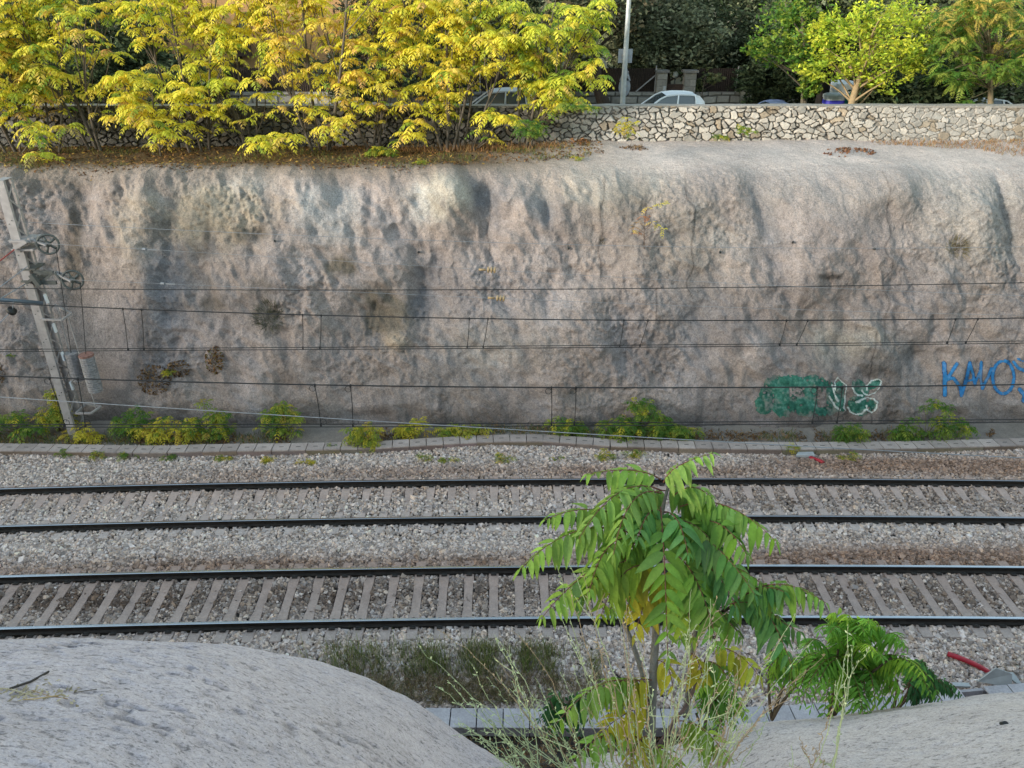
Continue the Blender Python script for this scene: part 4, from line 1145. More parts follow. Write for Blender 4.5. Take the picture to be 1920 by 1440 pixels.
# lamp post with signs seen from behind
lp = at_Y(1167, 199, 31.2)
t = thing("lamp_post", "tall slim grey lamp post carrying three signs seen from behind", "lamp post", (lp.x, 31.2, ZR))
m = MB(); m.tube([(lp.x, 31.2, ZR), (lp.x, 31.2, ZR + .9), (lp.x, 31.2, 15.5), (lp.x, 31.0, 16.2), (lp.x, 30.2, 16.5)], [.11, .105, .06, .05, .05], 12); m.build("post", M_poleg, t, smooth=True)
m = MB(); m.box((lp.x, 29.9, 16.5), (.25, .8, .12)); m.build("lamp_head", M_galv, t)
def sign(shape, cx, cy, w, h, label):
    Y = 31.34
    c = at_Y(cx, cy, Y)
    s = thing("road_sign", label, "road sign", c, "road signs on the lamp post")
    k_ = (c - Vector((0, 0, CAM_H))).length / F
    w, h = w * k_ / 2, h * k_ / 2
    if shape == 'rect': P = [(-w, -h), (w, -h), (w, h), (-w, h)]
    elif shape == 'tri': P = [(-w, -h), (w, -h), (0, h)]
    else: P = [(w * math.cos(q), h * math.sin(q)) for q in np.linspace(0, 2 * math.pi, 28)[:-1]]
    m = MB()
    f = [(c.x + a, Y, c.z + b) for a, b in P]; bk = [(c.x + a, Y + .03, c.z + b) for a, b in P]
    m.face(f); m.face(bk[::-1])
    for i in range(len(P)):
        j = (i + 1) % len(P); m.face([f[j], f[i], bk[i], bk[j]])
    m.build("plate", M_signback, s)
    b = MB(); b.box((c.x, Y - .03, c.z + h * .1), (w * 1.1, .03, .05)); b.box((c.x, Y - .03, c.z - h * .5), (w * 1.1, .03, .05)); b.build("clamp", M_galv, s)
    return s
sign('rect', 1172.5, 105, 24, 22, "square grey sign plate, topmost on the lamp post")
sign('tri', 1173, 136, 19, 26, "triangular sign between the square and the round ones on the post")
sign('round', 1171, 163, 20, 31, "round sign, lowest on the lamp post")

# garden wall across the road, reed fence, gate pillars, gate, globe lamp
WY = 38.2
def block_wall(label, x0, x1, z1, seed):
    xs = np.arange(x0, x1, .05); zs = np.linspace(ZR - .1, z1, 24)
    X, Z = np.meshgrid(xs, zs, indexing='ij')
    r = np.floor((Z - ZR) / .34 + .15 * vnoise(X * .7, Z * 0, seed)); xo = X + .37 * r + .12 * vnoise(r * 3.1, X * 0, seed)
    cid = np.floor(xo / .62); fx = xo / .62 - cid; fz = (Z - ZR) / .34 + .15 * vnoise(X * .7, Z * 0, seed) - r
    e = np.minimum(np.minimum(fx, 1 - fx) * .62, np.minimum(fz, 1 - fz) * .34)
    b = sstep(.006, .045, e)
    h = _hash(cid.astype(np.int64), r.astype(np.int64), 3, seed)
    col = (.20 + .14 * h)[..., None] * np.array([1.03, .98, .9]); col = col * b[..., None] + (1 - b[..., None]) * np.array([.05, .045, .04])
    m = MB(); m.grid(np.stack([X, WY - .05 * b - .02 * h, Z], -1), col=col)
    m.box(((x0 + x1) / 2, WY + .2, (ZR + z1) / 2), (x1 - x0, .36, z1 - ZR), col=(.24, .22, .2))
    return tag(m.build("garden_wall", M_stone, origin=(x0, WY, ZR)), label, "stone wall", "block walls across the road")
xg0, xg1 = at_Y(1232, 150, WY).x, at_Y(1305, 150, WY).x
zw = at_Y(1200, 173, WY).z
block_wall("low block wall across the road, left of the gate pillars", -22, xg0, zw, 71)
block_wall("low block wall across the road, right of the gate pillars", xg1, at_Y(1392, 150, WY).x, zw, 72)
def pillar(label, p0, p1):
    a, b = at_Y(p0, 134, WY), at_Y(p1, 134, WY)
    t = thing("gate_pillar", label, "pillar", ((a.x + b.x) / 2, WY, ZR), "gate pillars across the road")
    m = MB(); w = b.x - a.x; z = ZR
    r = 0
    while z < a.z - .05:
        for s in ((0,) if r % 2 else (-1, 1)):
            ww = w if s == 0 else w / 2
            m.box(((a.x + b.x) / 2 + s * w / 4, WY, z + .14), (ww - .012, w * .9 + random.uniform(-.015, .015), .272), col=np.array([.25, .235, .21]) * random.uniform(.75, 1.2))
        z += .285; r += 1
    m.build("shaft", M_stone, t)
    c = MB(); c.box(((a.x + b.x) / 2, WY, z + .055), (w + .14, w + .1, .10), col=(.17, .16, .15)); c.build("coping", M_stone, t)
pillar("stone gate pillar on the left of the dark gate", 1232, 1251)
pillar("stone gate pillar on the right of the dark gate, ivy beside it", 1283, 1305)
ga, gb = at_Y(1250, 158, WY), at_Y(1284, 158, WY)
m = MB()
m.box(((ga.x + gb.x) / 2, WY + .05, (ZR + .1 + ga.z) / 2), (gb.x - ga.x, .05, ga.z - ZR - .1))
for z in np.linspace(ZR + .3, ga.z - .03, 5): m.box(((ga.x + gb.x) / 2, WY + .02, z), (gb.x - ga.x, .03, .05))
tag(m.build("garden_gate", M_darkwood, origin=((ga.x + gb.x) / 2, WY, ZR)), "dark solid gate between the two stone pillars", "gate")
g = at_Y(1266, 140, WY + 1.5)
t = thing("garden_lamp", "white globe garden lamp on a thin post behind the gate", "lamp", (g.x, WY + 1.5, ZR))
m = MB(); q = np.linspace(0, math.pi, 13); m.tube([(g.x, WY + 1.5, g.z - .15 * math.cos(a)) for a in q], [max(.004, .15 * math.sin(a)) for a in q], 18); m.build("globe", M_globe, t, smooth=True)
m = MB(); m.tube([(g.x, WY + 1.5, ZR), (g.x, WY + 1.5, g.z - .14)], .03, 8); m.build("post", M_darksteel, t)
p = at_Y(1246, 166, WY - .45)
m = MB(); m.box((p.x, WY - .42, p.z), (.13, .06, .2)); m.box((p.x, WY - .455, p.z + .04), (.09, .012, .06), col=(.1, .1, .1)); tag(m.build("mail_box", M_pale, origin=(p.x, WY - .4, p.z)), "small pale box fixed to the left gate pillar", "box")
def fence(label, x0, x1, posts):
    t = thing("reed_fence", label, "fence", (x0, WY + .25, zw), "dark reed fences on the block walls")
    zt = at_Y(1200, 128, WY + .25).z
    m = MB(); xs = np.arange(x0, x1, .03)
    V = np.array([[(x, WY + .25 + .012 * math.sin(i * 1.9), z) for i, x in enumerate(xs)] for z in (zw - .02, zt)])
    m.grid(V, flip=True); V2 = V.copy(); V2[..., 1] += .03; m.grid(V2)
    m.build("reed_screen", M_reed, t)
    for px in posts:
        c = at_Y(px, 150, WY + .18); b = MB(); b.tube([(c.x, WY + .18, zw - .3), (c.x, WY + .18, zt + .12)], .028, 8); b.build("fence_post", M_galv, t)
fence("dark reed fence on the block wall left of the gate", -22, xg0 - .05, (420, 640, 900, 1000, 1108, 1229))
fence("dark reed fence on the block wall right of the gate", xg1 + .05, at_Y(1392, 150, WY).x, (1382,))
m = MB(); m.bar(at_Y(1192, 172, WY - .05), at_Y(1229, 141, WY + .1), .045, .045); tag(m.build("slanting_stay", M_galv, origin=at_Y(1192, 172, WY - .05)), "thin slanting metal stay against the dark fence", "metal bar")

# ochre house behind the yellow trees
HY = 45.5
hx0, hx1 = at_Y(285, 60, HY).x, at_Y(720, 60, HY).x
t = thing("ochre_house", "ochre rendered house with a tiled roof behind the yellow trees", "house", ((hx0 + hx1) / 2, HY, ZR))
m = MB(); m.box(((hx0 + hx1) / 2, HY + 4, ZR + 2.7), (hx1 - hx0, 8, 5.5)); m.build("wall", M_ochre, t)
m = MB()
for s, y0, y1 in ((1, HY - .5, HY + 4), (-1, HY + 8.5, HY + 4)):
    xs = np.arange(hx0 - .5, hx1 + .5, .08)
    V = np.array([[(x, y, z + .05 * abs(math.sin(x * 12))) for x in xs] for y, z in ((y0, ZR + 5.45), (y1, ZR + 7.3))]); m.grid(V, flip=(s > 0))
m.build("roof", M_tile, t)
def hole(name, px0, py0, px1, py1, mat):
    a, b = at_Y(px0, py0, HY - .02), at_Y(px1, py1, HY - .02)
    m = MB(); m.box(((a.x + b.x) / 2, HY - .03, (a.z + b.z) / 2), (abs(b.x - a.x), .06, abs(a.z - b.z)))
    return m.build(name, mat, t), a, b
hole("door", 428, 92, 460, 150, M_darkwood)
w, a, b = hole("window", 518, 98, 546, 150, M_glass)
m = MB()
for f in np.linspace(0, 1, 7): m.bar((a.x + (b.x - a.x) * f, HY - .12, a.z), (a.x + (b.x - a.x) * f, HY - .12, b.z), .035, .03)
m.bar((a.x, HY - .12, a.z), (b.x, HY - .12, a.z), .05, .03); m.bar((a.x, HY - .12, b.z), (b.x, HY - .12, b.z), .05, .03)
m.build("window_bars", M_white, w).location = (0, 0, 0)
w, a, b = hole("window", 440, 22, 468, 60, M_glass)
m = MB(); m.bar(at_Y(392, 88, HY - .5), at_Y(470, 86, HY - .5), .1, 1.0); m.build("awning", M_darkwood, t)
hole("wall_lamp", 615, 100, 619, 112, M_globe)
# white roof edge seen through the trees
a = at_Y(1330, 90, 46); b = at_Y(1392, 92, 46)
t = thing("white_shed", "white painted shed glimpsed between the dark trees", "shed", ((a.x + b.x) / 2, 47, ZR))
m = MB(); m.box(((a.x + b.x) / 2, 47.2, (ZR + a.z) / 2 - .1), (b.x - a.x, 2.2, a.z - ZR - .2)); m.build("wall", M_white, t)
m = MB(); m.box(((a.x + b.x) / 2, 47.1, a.z - .05), (b.x - a.x + .3, 2.6, .12)); m.build("roof", M_pale, t)

# ------------------------------------------------------------------ vegetation
def norm(v):
    return v / (np.linalg.norm(v, axis=-1, keepdims=True) + 1e-9)

def pinnate(m, p0, p1, p2, pairs, ll, lw, col, detail=0, hang=.35, jit=.12, rachis=None, r=rng, tip_taper=.6, back=None, skip=0.0):
    """one compound leaf along a quadratic curve; leaflets in pairs plus one at the tip"""
    p0, p1, p2 = (np.asarray(tuple(p), float) for p in (p0, p1, p2))
    t = np.concatenate([np.linspace(.16, .97, pairs), np.linspace(.16, .97, pairs), [1.0]])
    if len(t) > 1: t[:-1] += r.uniform(-.012, .012, len(t) - 1)
    side = np.concatenate([np.ones(pairs), -np.ones(pairs), [0.0]])
    P = ((1 - t) ** 2)[:, None] * p0 + (2 * t * (1 - t))[:, None] * p1 + (t ** 2)[:, None] * p2
    T = norm(2 * (1 - t)[:, None] * (p1 - p0) + 2 * t[:, None] * (p2 - p1))
    S = np.cross(T, np.array([0, 0, 1.0])); bad = np.linalg.norm(S, axis=1) < .25
    if bad.any():
        b_ = np.cross(norm(p2 - p0), np.array([0, 0, 1.0])); 
        if np.linalg.norm(b_) < .1: b_ = np.array([1.0, 0, 0])
        if back is not None: b_ = np.asarray(back, float)
        S[bad] = b_
    if back is not None: S = np.tile(np.asarray(back, float), (len(t), 1)); S = S - (S * T).sum(1)[:, None] * T
    S = norm(S); N = np.cross(S, T)
    n = len(t)
    ang = .45 + r.normal(0, jit, n)
    D = S * (side * np.cos(ang))[:, None] + T * np.where(side == 0, 1, np.sin(ang))[:, None] + N * r.normal(0, jit, n)[:, None] + np.array([0, 0, -1.0]) * (hang * (1 + r.normal(0, .4, n)))[:, None]
    D = norm(D)
    L = ll * (1 - tip_taper * np.clip((t - .55) / .45, 0, 1) ** 1.5) * (1 - .25 * np.clip((.35 - t) / .35, 0, 1)) * (r.uniform(.86, 1.1, n) if detail == 0 else r.uniform(.68, 1.16, n))
    W = T - (T * D).sum(1)[:, None] * D
    W[side == 0] = S[side == 0]
    W = norm(W); NN = norm(np.cross(D, W))
    NN = np.where((NN[:, 2] < 0)[:, None], -NN, NN)
    keep = r.random(n) >= skip
    P, D, L, W, NN, T = P[keep], D[keep], L[keep], W[keep], NN[keep], T[keep]; n = len(P)
    col = np.asarray(col, float)
    lc = col * (1 + r.normal(0, .07, (n, 1))) if col.ndim == 1 else col[keep]
    if detail == 0:
        wv = W * (lw * L / ll)[:, None] * .5
        mid = P + D * (L * .45)[:, None]
        tip = P + D * L[:, None] + np.array([0, 0, -1.0]) * (L * .18)[:, None]
        V = np.stack([P, mid + wv, tip, mid - wv], 1)
        m.add(V.reshape(-1, 3), np.arange(n * 4).reshape(-1, 4), col=np.repeat(lc, 4, 0))
    else:
        K = detail
        rr = np.linspace(0, 1, K)
        shp = np.clip(np.sin(np.pi * np.clip(rr * .88 + .10, 0, 1)) ** .75, .0, 1); shp = shp * (1 - .42 * rr); shp[0] = .12; shp[-1] = .02
        shp /= shp.max()
        bend = r.uniform(.12, .55, n)
        c = P[:, None] + D[:, None] * (L[:, None] * rr[None])[..., None] + np.array([0, 0, -1.0]) * (L[:, None] * bend[:, None] * rr[None] ** 2)[..., None]
        hw = (lw * (L / ll))[:, None] * .5 * shp[None]
        fold = r.uniform(.05, .75, n)[:, None]
        A = c + W[:, None] * hw[..., None] + NN[:, None] * (hw * fold)[..., None]
        B = c - W[:, None] * hw[..., None] + NN[:, None] * (hw * fold)[..., None]
        V = np.stack([A, c, B], 2)                  # n,K,3,3
        base = (np.arange(n) * K * 3)[:, None, None]
        i = np.arange(K - 1)[None, :, None]; j = np.arange(2)[None, None, :]
        q0 = base + i * 3 + j
        Q = np.stack([q0, q0 + 1, q0 + 4, q0 + 3], -1).reshape(-1, 4)
        vc = np.repeat(lc, K * 3, 0).reshape(n, K, 3, 3).copy()
        vc[:, :, 1] *= np.array([1.16, 1.12, 1.2])      # paler midrib
        vc[:, -2:, :, :] *= np.array([1.03, .97, .9])
        m.add(V.reshape(-1, 3), Q, col=np.clip(vc.reshape(-1, 3), 0, 1))
    if rachis is not None:
        k_ = np.linspace(0, 1, 9)[:, None]
        Q_ = (1 - k_) ** 2 * p0 + 2 * k_ * (1 - k_) * p1 + k_ ** 2 * p2
        rachis.tube(Q_, np.linspace(1, .45, 9) * (.004 if detail else .008), 4, col=(.16, .07, .05) if detail else (.18, .16, .06), cap=False)

YELLOW = np.array([.88, .76, .09]); GOLD = np.array([.84, .62, .13]); LIMEY = np.array([.62, .64, .07]); GREEN = np.array([.20, .32, .05]); PINKY = np.array([.60, .36, .15]); DEEP = np.array([.035, .10, .02])
def mixcol(pal, w, r):
    i = r.choice(len(pal), p=np.array(w) / sum(w)); j = r.choice(len(pal), p=np.array(w) / sum(w))
    f = r.random() * .6
    return pal[i] * (1 - f) + pal[j] * f
PAL = [YELLOW, LIMEY, GOLD, GREEN, PINKY]

PAL_LOW = [np.array([.62, .52, .05]), np.array([.30, .36, .05]), np.array([.50, .34, .07]), np.array([.095, .20, .03]), np.array([.40, .26, .1])]
def leaf_spray(m, c, n, L, w, r, out=None, pal=None, up=.25, droop=.75, pairs=7, ll=None, detail=0, rach=None):
    """a whorl of compound leaves round a shoot tip"""
    c = np.asarray(tuple(c), float); ll = ll or L * .29
    for k_ in range(n):
        a = 2 * math.pi * (k_ + r.uniform(-.4, .4)) / n
        el = r.uniform(-.15, .55)
        d = np.array([math.cos(a) * math.cos(el), math.sin(a) * math.cos(el), math.sin(el) + up])
        if out is not None: d = d + np.asarray(out) * .5
        d /= np.linalg.norm(d)
        l = L * r.uniform(.75, 1.15)
        p1 = c + d * l * .55 + np.array([0, 0, l * .08]); p2 = c + d * l * .92 + np.array([0, 0, -l * droop * r.uniform(.5, 1.0)])
        pinnate(m, c, p1, p2, pairs, ll, ll * .42, mixcol(pal or PAL, w, r), detail=detail, hang=.35, rachis=rach, r=r)

def branch(m, a, b, r0, r1, r, sag=.15, col=(.10, .085, .07), n=7, sides=6):
    a = np.asarray(tuple(a), float); b = np.asarray(tuple(b), float)
    k_ = np.linspace(0, 1, n)[:, None]
    mid = (a + b) / 2 + r.normal(0, .06, 3) * np.linalg.norm(b - a); mid[2] += sag * np.linalg.norm(b - a) * .5
    P = (1 - k_) ** 2 * a + 2 * k_ * (1 - k_) * mid + k_ ** 2 * b
    m.tube(P, np.linspace(r0, r1, n), sides, col=col, cap=False)
    return P

def ailanthus(label, base_px, base_py, Y, lean, height, spread, ntips, w, seed, low=None, L=.78):
    ntips = int(ntips * .88)
    r = np.random.default_rng(seed)
    b = at_Y(base_px, base_py, Y); b.z = shelf_z(b.x, Y) - .05
    t = thing("yellow_tree", label, "tree", b, "yellow feathery trees on the ledge")
    tr = MB(); cr = MB()
    b = np.array(b)
    top = b + np.array([lean, r.uniform(-.2, .2), height])
    stems = []
    for q in range(3 if height > 4 else 2):
        f_ = q - 1 if height > 4 else q - .5
        stems.append(branch(tr, b + np.array([f_ * .22 + r.uniform(-.08, .08), r.uniform(-.2, .2), 0]), b + (top - b) * r.uniform(.8, 1.08) + np.array([f_ * spread * .75, r.uniform(-.6, .4), 0]), r.uniform(.035, .06) * height / 5, .018, r, sag=.05, n=10, sides=8))
    P = stems[0]
    tips = []
    for k_ in range(ntips):
        f = (k_ + r.random()) / ntips
        z = b[2] + height * (.34 + .70 * f ** .8)
        rad = spread * math.sqrt(r.uniform(.08, 1)) * (1 - .35 * f)
        P = stems[int(r.integers(len(stems)))]
        a = r.uniform(0, 2 * math.pi); rad *= .8
        i = int(np.clip((z - b[2]) / height, 0, .99) * 9)
        tips.append(np.array([P[i, 0] + rad * math.cos(a), P[i, 1] + rad * .75 * math.sin(a), z + r.uniform(-.2, .2) ]))
    for q in (low or []):
        tips.append(np.array(at_Y(q[0], q[1], Y + q[2])))
    for tp in tips:
        qx, qy = project(tp[0], tp[1], tp[2])
        if 862 < qx < 992 and 138 < qy < 206 or 285 < qx < 362 and 40 < qy < 118 or 422 < qx < 472 and 85 < qy < 145: continue
        h = np.clip((tp[2] - b[2]) / height - .22, .06, .9)
        P = min(stems, key=lambda S_: abs(S_[int(h * 9), 0] - tp[0])); a = P[int(h * 9)]
        B = branch(tr, a, tp, .022, .010, r, sag=-.15, n=6, sides=5, col=(.12, .10, .08))
        leaf_spray(cr, tp, r.integers(7, 11), L, w, r, pairs=7)
        if r.random() < .8: leaf_spray(cr, B[3] + r.normal(0, .08, 3), 4, L * .85, w, r, pairs=6)
    tr.build("trunk", M_bark, t, smooth=True); cr.build("crown", M_leaf, t)

W1 = [.52, .34, .08, .12, .05]
T_ = [  # label, base px, py, Y, lean, height, spread, tips, colour weights, low clusters
 ("golden and green tree at the far left edge, overhanging the mast", 20, 275, 28.0, -.3, 5.2, 2.0, 40, [.38, .32, .16, .25, .06], [(60, 240, -1.2), (30, 215, -.6), (8, 322, -2.0)]),
 ("yellow tree with pinkish leaves drooping over the edge above the mast", 95, 268, 28.0, .1, 4.6, 1.7, 34, [.36, .34, .14, .26, .1], [(70, 250, -1.6), (72, 292, -2.2), (125, 240, -1)]),
 ("tree with two crossing grey trunks and sparse gold leaves at left", 178, 277, 28.2, -.5, 5.8, 2.1, 30, [.4, .28, .18, .25, .08], []),
 ("small yellow tree with a low arching spray in front of the shaded wall", 292, 268, 27.6, -.3, 2.6, 1.3, 15, W1, [(232, 185, -.4), (285, 232, -1), (300, 250, -1.2), (255, 215, -.6)]),
 ("bright yellow tree in front of the ochre house, thin twin stems", 372, 270, 28.2, .2, 5.6, 2.0, 40, W1, [(360, 205, -.5), (330, 160, -.6)]),
 ("bright yellow tree whose low branch hangs over the slope edge", 470, 262, 28.3, .3, 5.4, 2.0, 40, W1, [(505, 262, -1.5), (485, 270, -1.8), (540, 258, -1.6), (440, 195, -.5), (400, 215, -.4)]),
 ("tallest bright yellow tree left of the middle", 598, 268, 28.2, .2, 6.4, 2.1, 46, [.6, .2, .2, .03, .1], [(620, 240, -1), (640, 225, -.8), (590, 210, -.5), (570, 180, -.4)]),
 ("yellow tree with a curl of leaves hanging at the wall foot", 700, 262, 28.3, .1, 5.4, 1.9, 40, [.5, .22, .2, .08, .15], [(780, 232, -.8), (770, 255, -1), (650, 190, -.4), (700, 200, -.4)]),
 ("broad yellow tree with three straight stems behind the silver car's nose", 838, 258, 28.4, .1, 5.0, 2.0, 42, [.55, .25, .12, .08, .06], [(780, 165, -.3), (830, 150, -.3), (760, 200, -.4)]),
 ("yellow tree with a bright spray hanging in front of the silver car", 872, 258, 28.4, .8, 4.8, 1.7, 34, [.5, .3, .1, .15, .05], [(938, 220, -.8), (915, 214, -.6), (955, 228, -.9)]),
 ("yellow-green tree at the right end of the yellow row, by the dark trunk", 985, 245, 28.5, .9, 4.6, 1.9, 46, [.28, .42, .06, .32, .04], [(1000, 160, -.2), (1080, 140, -.3), (1110, 120, -.3), (1040, 165, -.2), (1060, 190, 0), (1120, 150, -.2)]),
]
for i, a in enumerate(T_):
    ailanthus(a[0], a[1], a[2], a[3], a[4], a[5], a[6], a[7], a[8], 1000 + i, a[9])

def foliage(m, centres, radii, n, size, cols, r, clump=9, flat=.6, outward=None):
    """leaf-sized faces scattered in clumps through ellipsoids"""
    for (c, rd) in zip(centres, radii):
        c = np.asarray(tuple(c), float); rd = np.asarray(rd, float)
        nc = max(6, n // clump)
        d = norm(r.normal(size=(nc, 3))); rad = r.uniform(.25, 1, nc) ** .45
        bump = 1 + .28 * np.sin(d[:, 0] * 5 + c[0]) * np.cos(d[:, 2] * 6 + c[1])
        K = c + d * rd * (rad * bump)[:, None]
        cc = np.asarray(cols)[r.choice(len(cols), nc)] * (1 + r.normal(0, .22, (nc, 1)))
        P = np.repeat(K, clump, 0) + r.normal(0, 1, (nc * clump, 3)) * rd * .085
        col = np.repeat(cc, clump, 0) * (1 + r.normal(0, .15, (nc * clump, 1)))
        k = len(P)
        U = norm(r.normal(size=(k, 3)) * np.array([1, 1, flat]) ); W = norm(np.cross(U, r.normal(size=(k, 3)) + np.array([0, 0, .8])))
        s = size * r.uniform(.6, 1.35, (k, 1))
        V = np.stack([P - U * s, P + W * s * .42, P + U * s, P - W * s * .42], 1)
        m.add(V.reshape(-1, 3), np.arange(k * 4).reshape(-1, 4), col=np.clip(np.repeat(col, 4, 0), .004, .8))

def crown_tree(name, label, cat, base_px, Y, blobs, n, size, cols, seed, trunk_r=.16, group=None, mat=None, trunk_col=(.10, .08, .065), flat=.6, trunk_lean=0.0, sticks=12):
    """blobs: (px, py, rx, ry) in picture units, turned into ellipsoids round the tree's own depth"""
    r = np.random.default_rng(seed)
    b = at_Y(base_px, 190, Y); b.z = ZR - .05
    t = thing(name, label, cat, b, group)
    k = F / (at_Y(base_px, 80, Y) - Vector((0, 0, CAM_H))).length
    cen, rad = [], []
    for px, py, rx_, ry_ in blobs:
        cen.append(np.array(at_Y(px, py, Y + r.uniform(-.8, .8)))); rad.append((rx_ / k, max(rx_, ry_) * .8 / k, ry_ / k))
    cr = MB(); foliage(cr, cen, rad, n, size, cols, r, flat=flat)
    cr.build("crown", mat or M_needle, t)
    tr = MB()
    topz = max(c[2] for c in cen); mc = np.mean(cen, 0)
    top = np.array([mc[0] + trunk_lean, mc[1], topz])
    P = branch(tr, np.array(b), top, trunk_r, trunk_r * .35, r, sag=.02, n=10, sides=10, col=trunk_col)
    for c, rd in zip(cen, rad):
        for _ in range(max(2, sticks // len(cen))):
            e = c + norm(r.normal(size=3)) * np.array(rd) * .8
            i = int(np.clip((e[2] - b.z) / (topz - b.z) * 8 - 1, 1, 8))
            branch(tr, P[i], e, trunk_r * .3, .012, r, sag=.05, col=trunk_col, n=6, sides=5)
    tr.build("trunk", M_bark, t, smooth=True)
    return t
DG = [np.array([.050, .070, .032]), np.array([.075, .095, .045]), np.array([.036, .050, .026])]
GG = [np.array([.12, .135, .08]), np.array([.16, .175, .105]), np.array([.085, .10, .058])]
OL = [np.array([.19, .20, .12]), np.array([.13, .15, .085]), np.array([.24, .24, .15])]
BG = "evergreen trees across the road"
crown_tree("evergreen_tree", "dark green tree behind the golden trees at far left", "tree", 60, 41, [(40, 60, 110, 90), (120, 110, 80, 60), (10, 120, 70, 60)], 5200, .15, DG + [np.array([.10, .14, .03])], 21, group=BG)
crown_tree("evergreen_tree", "dark ivy-like evergreen left of the ochre house", "tree", 215, 40, [(210, 60, 90, 70), (240, 130, 80, 50), (150, 150, 90, 40)], 5200, .13, DG, 22, group=BG)
crown_tree("evergreen_bush", "dark bush under the ochre house window", "bush", 570, 41, [(575, 140, 30, 36), (430, 150, 45, 24), (480, 165, 60, 20)], 900, .11, DG, 23, group="bushes across the road", sticks=4)
crown_tree("evergreen_tree", "dark tree with bare branches right of the ochre house", "tree", 735, 42, [(720, 40, 70, 70), (790, 90, 70, 60), (700, 130, 70, 40)], 4200, .14, DG + [np.array([.07, .05, .035])], 24, group=BG, sticks=26)
crown_tree("evergreen_tree", "grey-green tree behind the middle of the yellow row", "tree", 890, 43, [(880, 40, 90, 80), (930, 110, 80, 50), (990, 40, 70, 70)], 5200, .14, GG + DG, 25, group=BG, sticks=16)
crown_tree("evergreen_tree", "dark thick-trunked conifer standing just left of the lamp post", "tree", 1141, 36.8, [(1130, 5, 90, 50), (1070, 60, 50, 60)], 3200, .14, GG + [np.array([.12, .10, .06])], 26, trunk_r=.33, group=BG, trunk_col=(.055, .042, .035), sticks=22)
crown_tree("evergreen_tree", "grey-green cedar with drooping sprays above the white hatchback", "tree", 1255, 40.5, [(1235, 40, 90, 60), (1215, 95, 60, 34), (1300, 80, 60, 50), (1180, 40, 50, 60)], 6400, .12, OL + GG, 27, group=BG, sticks=26)
crown_tree("evergreen_tree", "dark olive-green evergreen over the right gate pillar", "tree", 1360, 41.5, [(1370, 40, 90, 70), (1340, 110, 55, 32), (1420, 100, 60, 50)], 6000, .12, DG + GG[:2], 28, group=BG, sticks=20)
crown_tree("evergreen_tree", "very dark bushy evergreen behind the small blue car", "tree", 1450, 38.5, [(1440, 150, 55, 45), (1480, 120, 50, 60), (1530, 140, 40, 55)], 3800, .11, DG, 29, group=BG)
crown_tree("evergreen_tree", "dark narrow trunked tree left of the recycling bin", "tree", 1538, 34.6, [(1540, 20, 60, 50), (1580, 60, 50, 40)], 2400, .13, DG + GG, 30, trunk_r=.30, group=BG, trunk_col=(.03, .027, .025))
crown_tree("evergreen_tree", "grey-green pine behind the top of the lime tree", "tree", 1690, 44, [(1660, 20, 110, 60), (1760, 50, 80, 60), (1700, 130, 70, 50)], 6000, .14, GG + DG, 31, group=BG)
crown_tree("conifer", "dark spreading conifer with low boughs right of the lime trunk", "tree", 1700, 34.2, [(1700, 178, 70, 22), (1760, 165, 70, 30), (1650, 185, 40, 16), (1800, 150, 60, 34)], 3600, .12, DG + [np.array([.03, .06, .03])], 32, sticks=18)
crown_tree("evergreen_tree", "dark tree filling the gap behind the feathery tree at right", "tree", 1890, 42, [(1880, 60, 100, 80), (1900, 160, 90, 50), (1800, 30, 70, 60)], 5200, .14, DG + GG, 33, group=BG)
LIME = [np.array([.50, .55, .05]), np.array([.58, .58, .06]), np.array([.40, .50, .05]), np.array([.30, .42, .04])]
crown_tree("lime_tree", "bright lime-yellow round-leaved tree above the stone wall", "tree", 1594, 31.2, [(1640, 60, 62, 52), (1590, 90, 58, 50), (1690, 75, 48, 44), (1560, 128, 56, 24), (1660, 125, 56, 36), (1715, 110, 32, 24), (1545, 60, 26, 34), (1700, 35, 44, 28), (1620, 40, 30, 26), (1640, 150, 18, 12)], 950, .078, LIME, 34, trunk_r=.17, mat=M_leaf, trunk_col=(.27, .20, .12), sticks=30)
crown_tree("green_tree", "fresh green leafy tree just left of the lime-yellow tree", "tree", 1510, 33.2, [(1470, 70, 54, 44), (1510, 45, 50, 44), (1440, 95, 38, 20), (1490, 20, 34, 26), (1520, 110, 30, 30), (1520, 160, 18, 20)], 1100, .085, [np.array([.11, .23, .035]), np.array([.16, .28, .04]), np.array([.28, .35, .045]), np.array([.07, .16, .03])], 35, trunk_r=.15, mat=M_leaf, trunk_col=(.14, .12, .09), sticks=20)
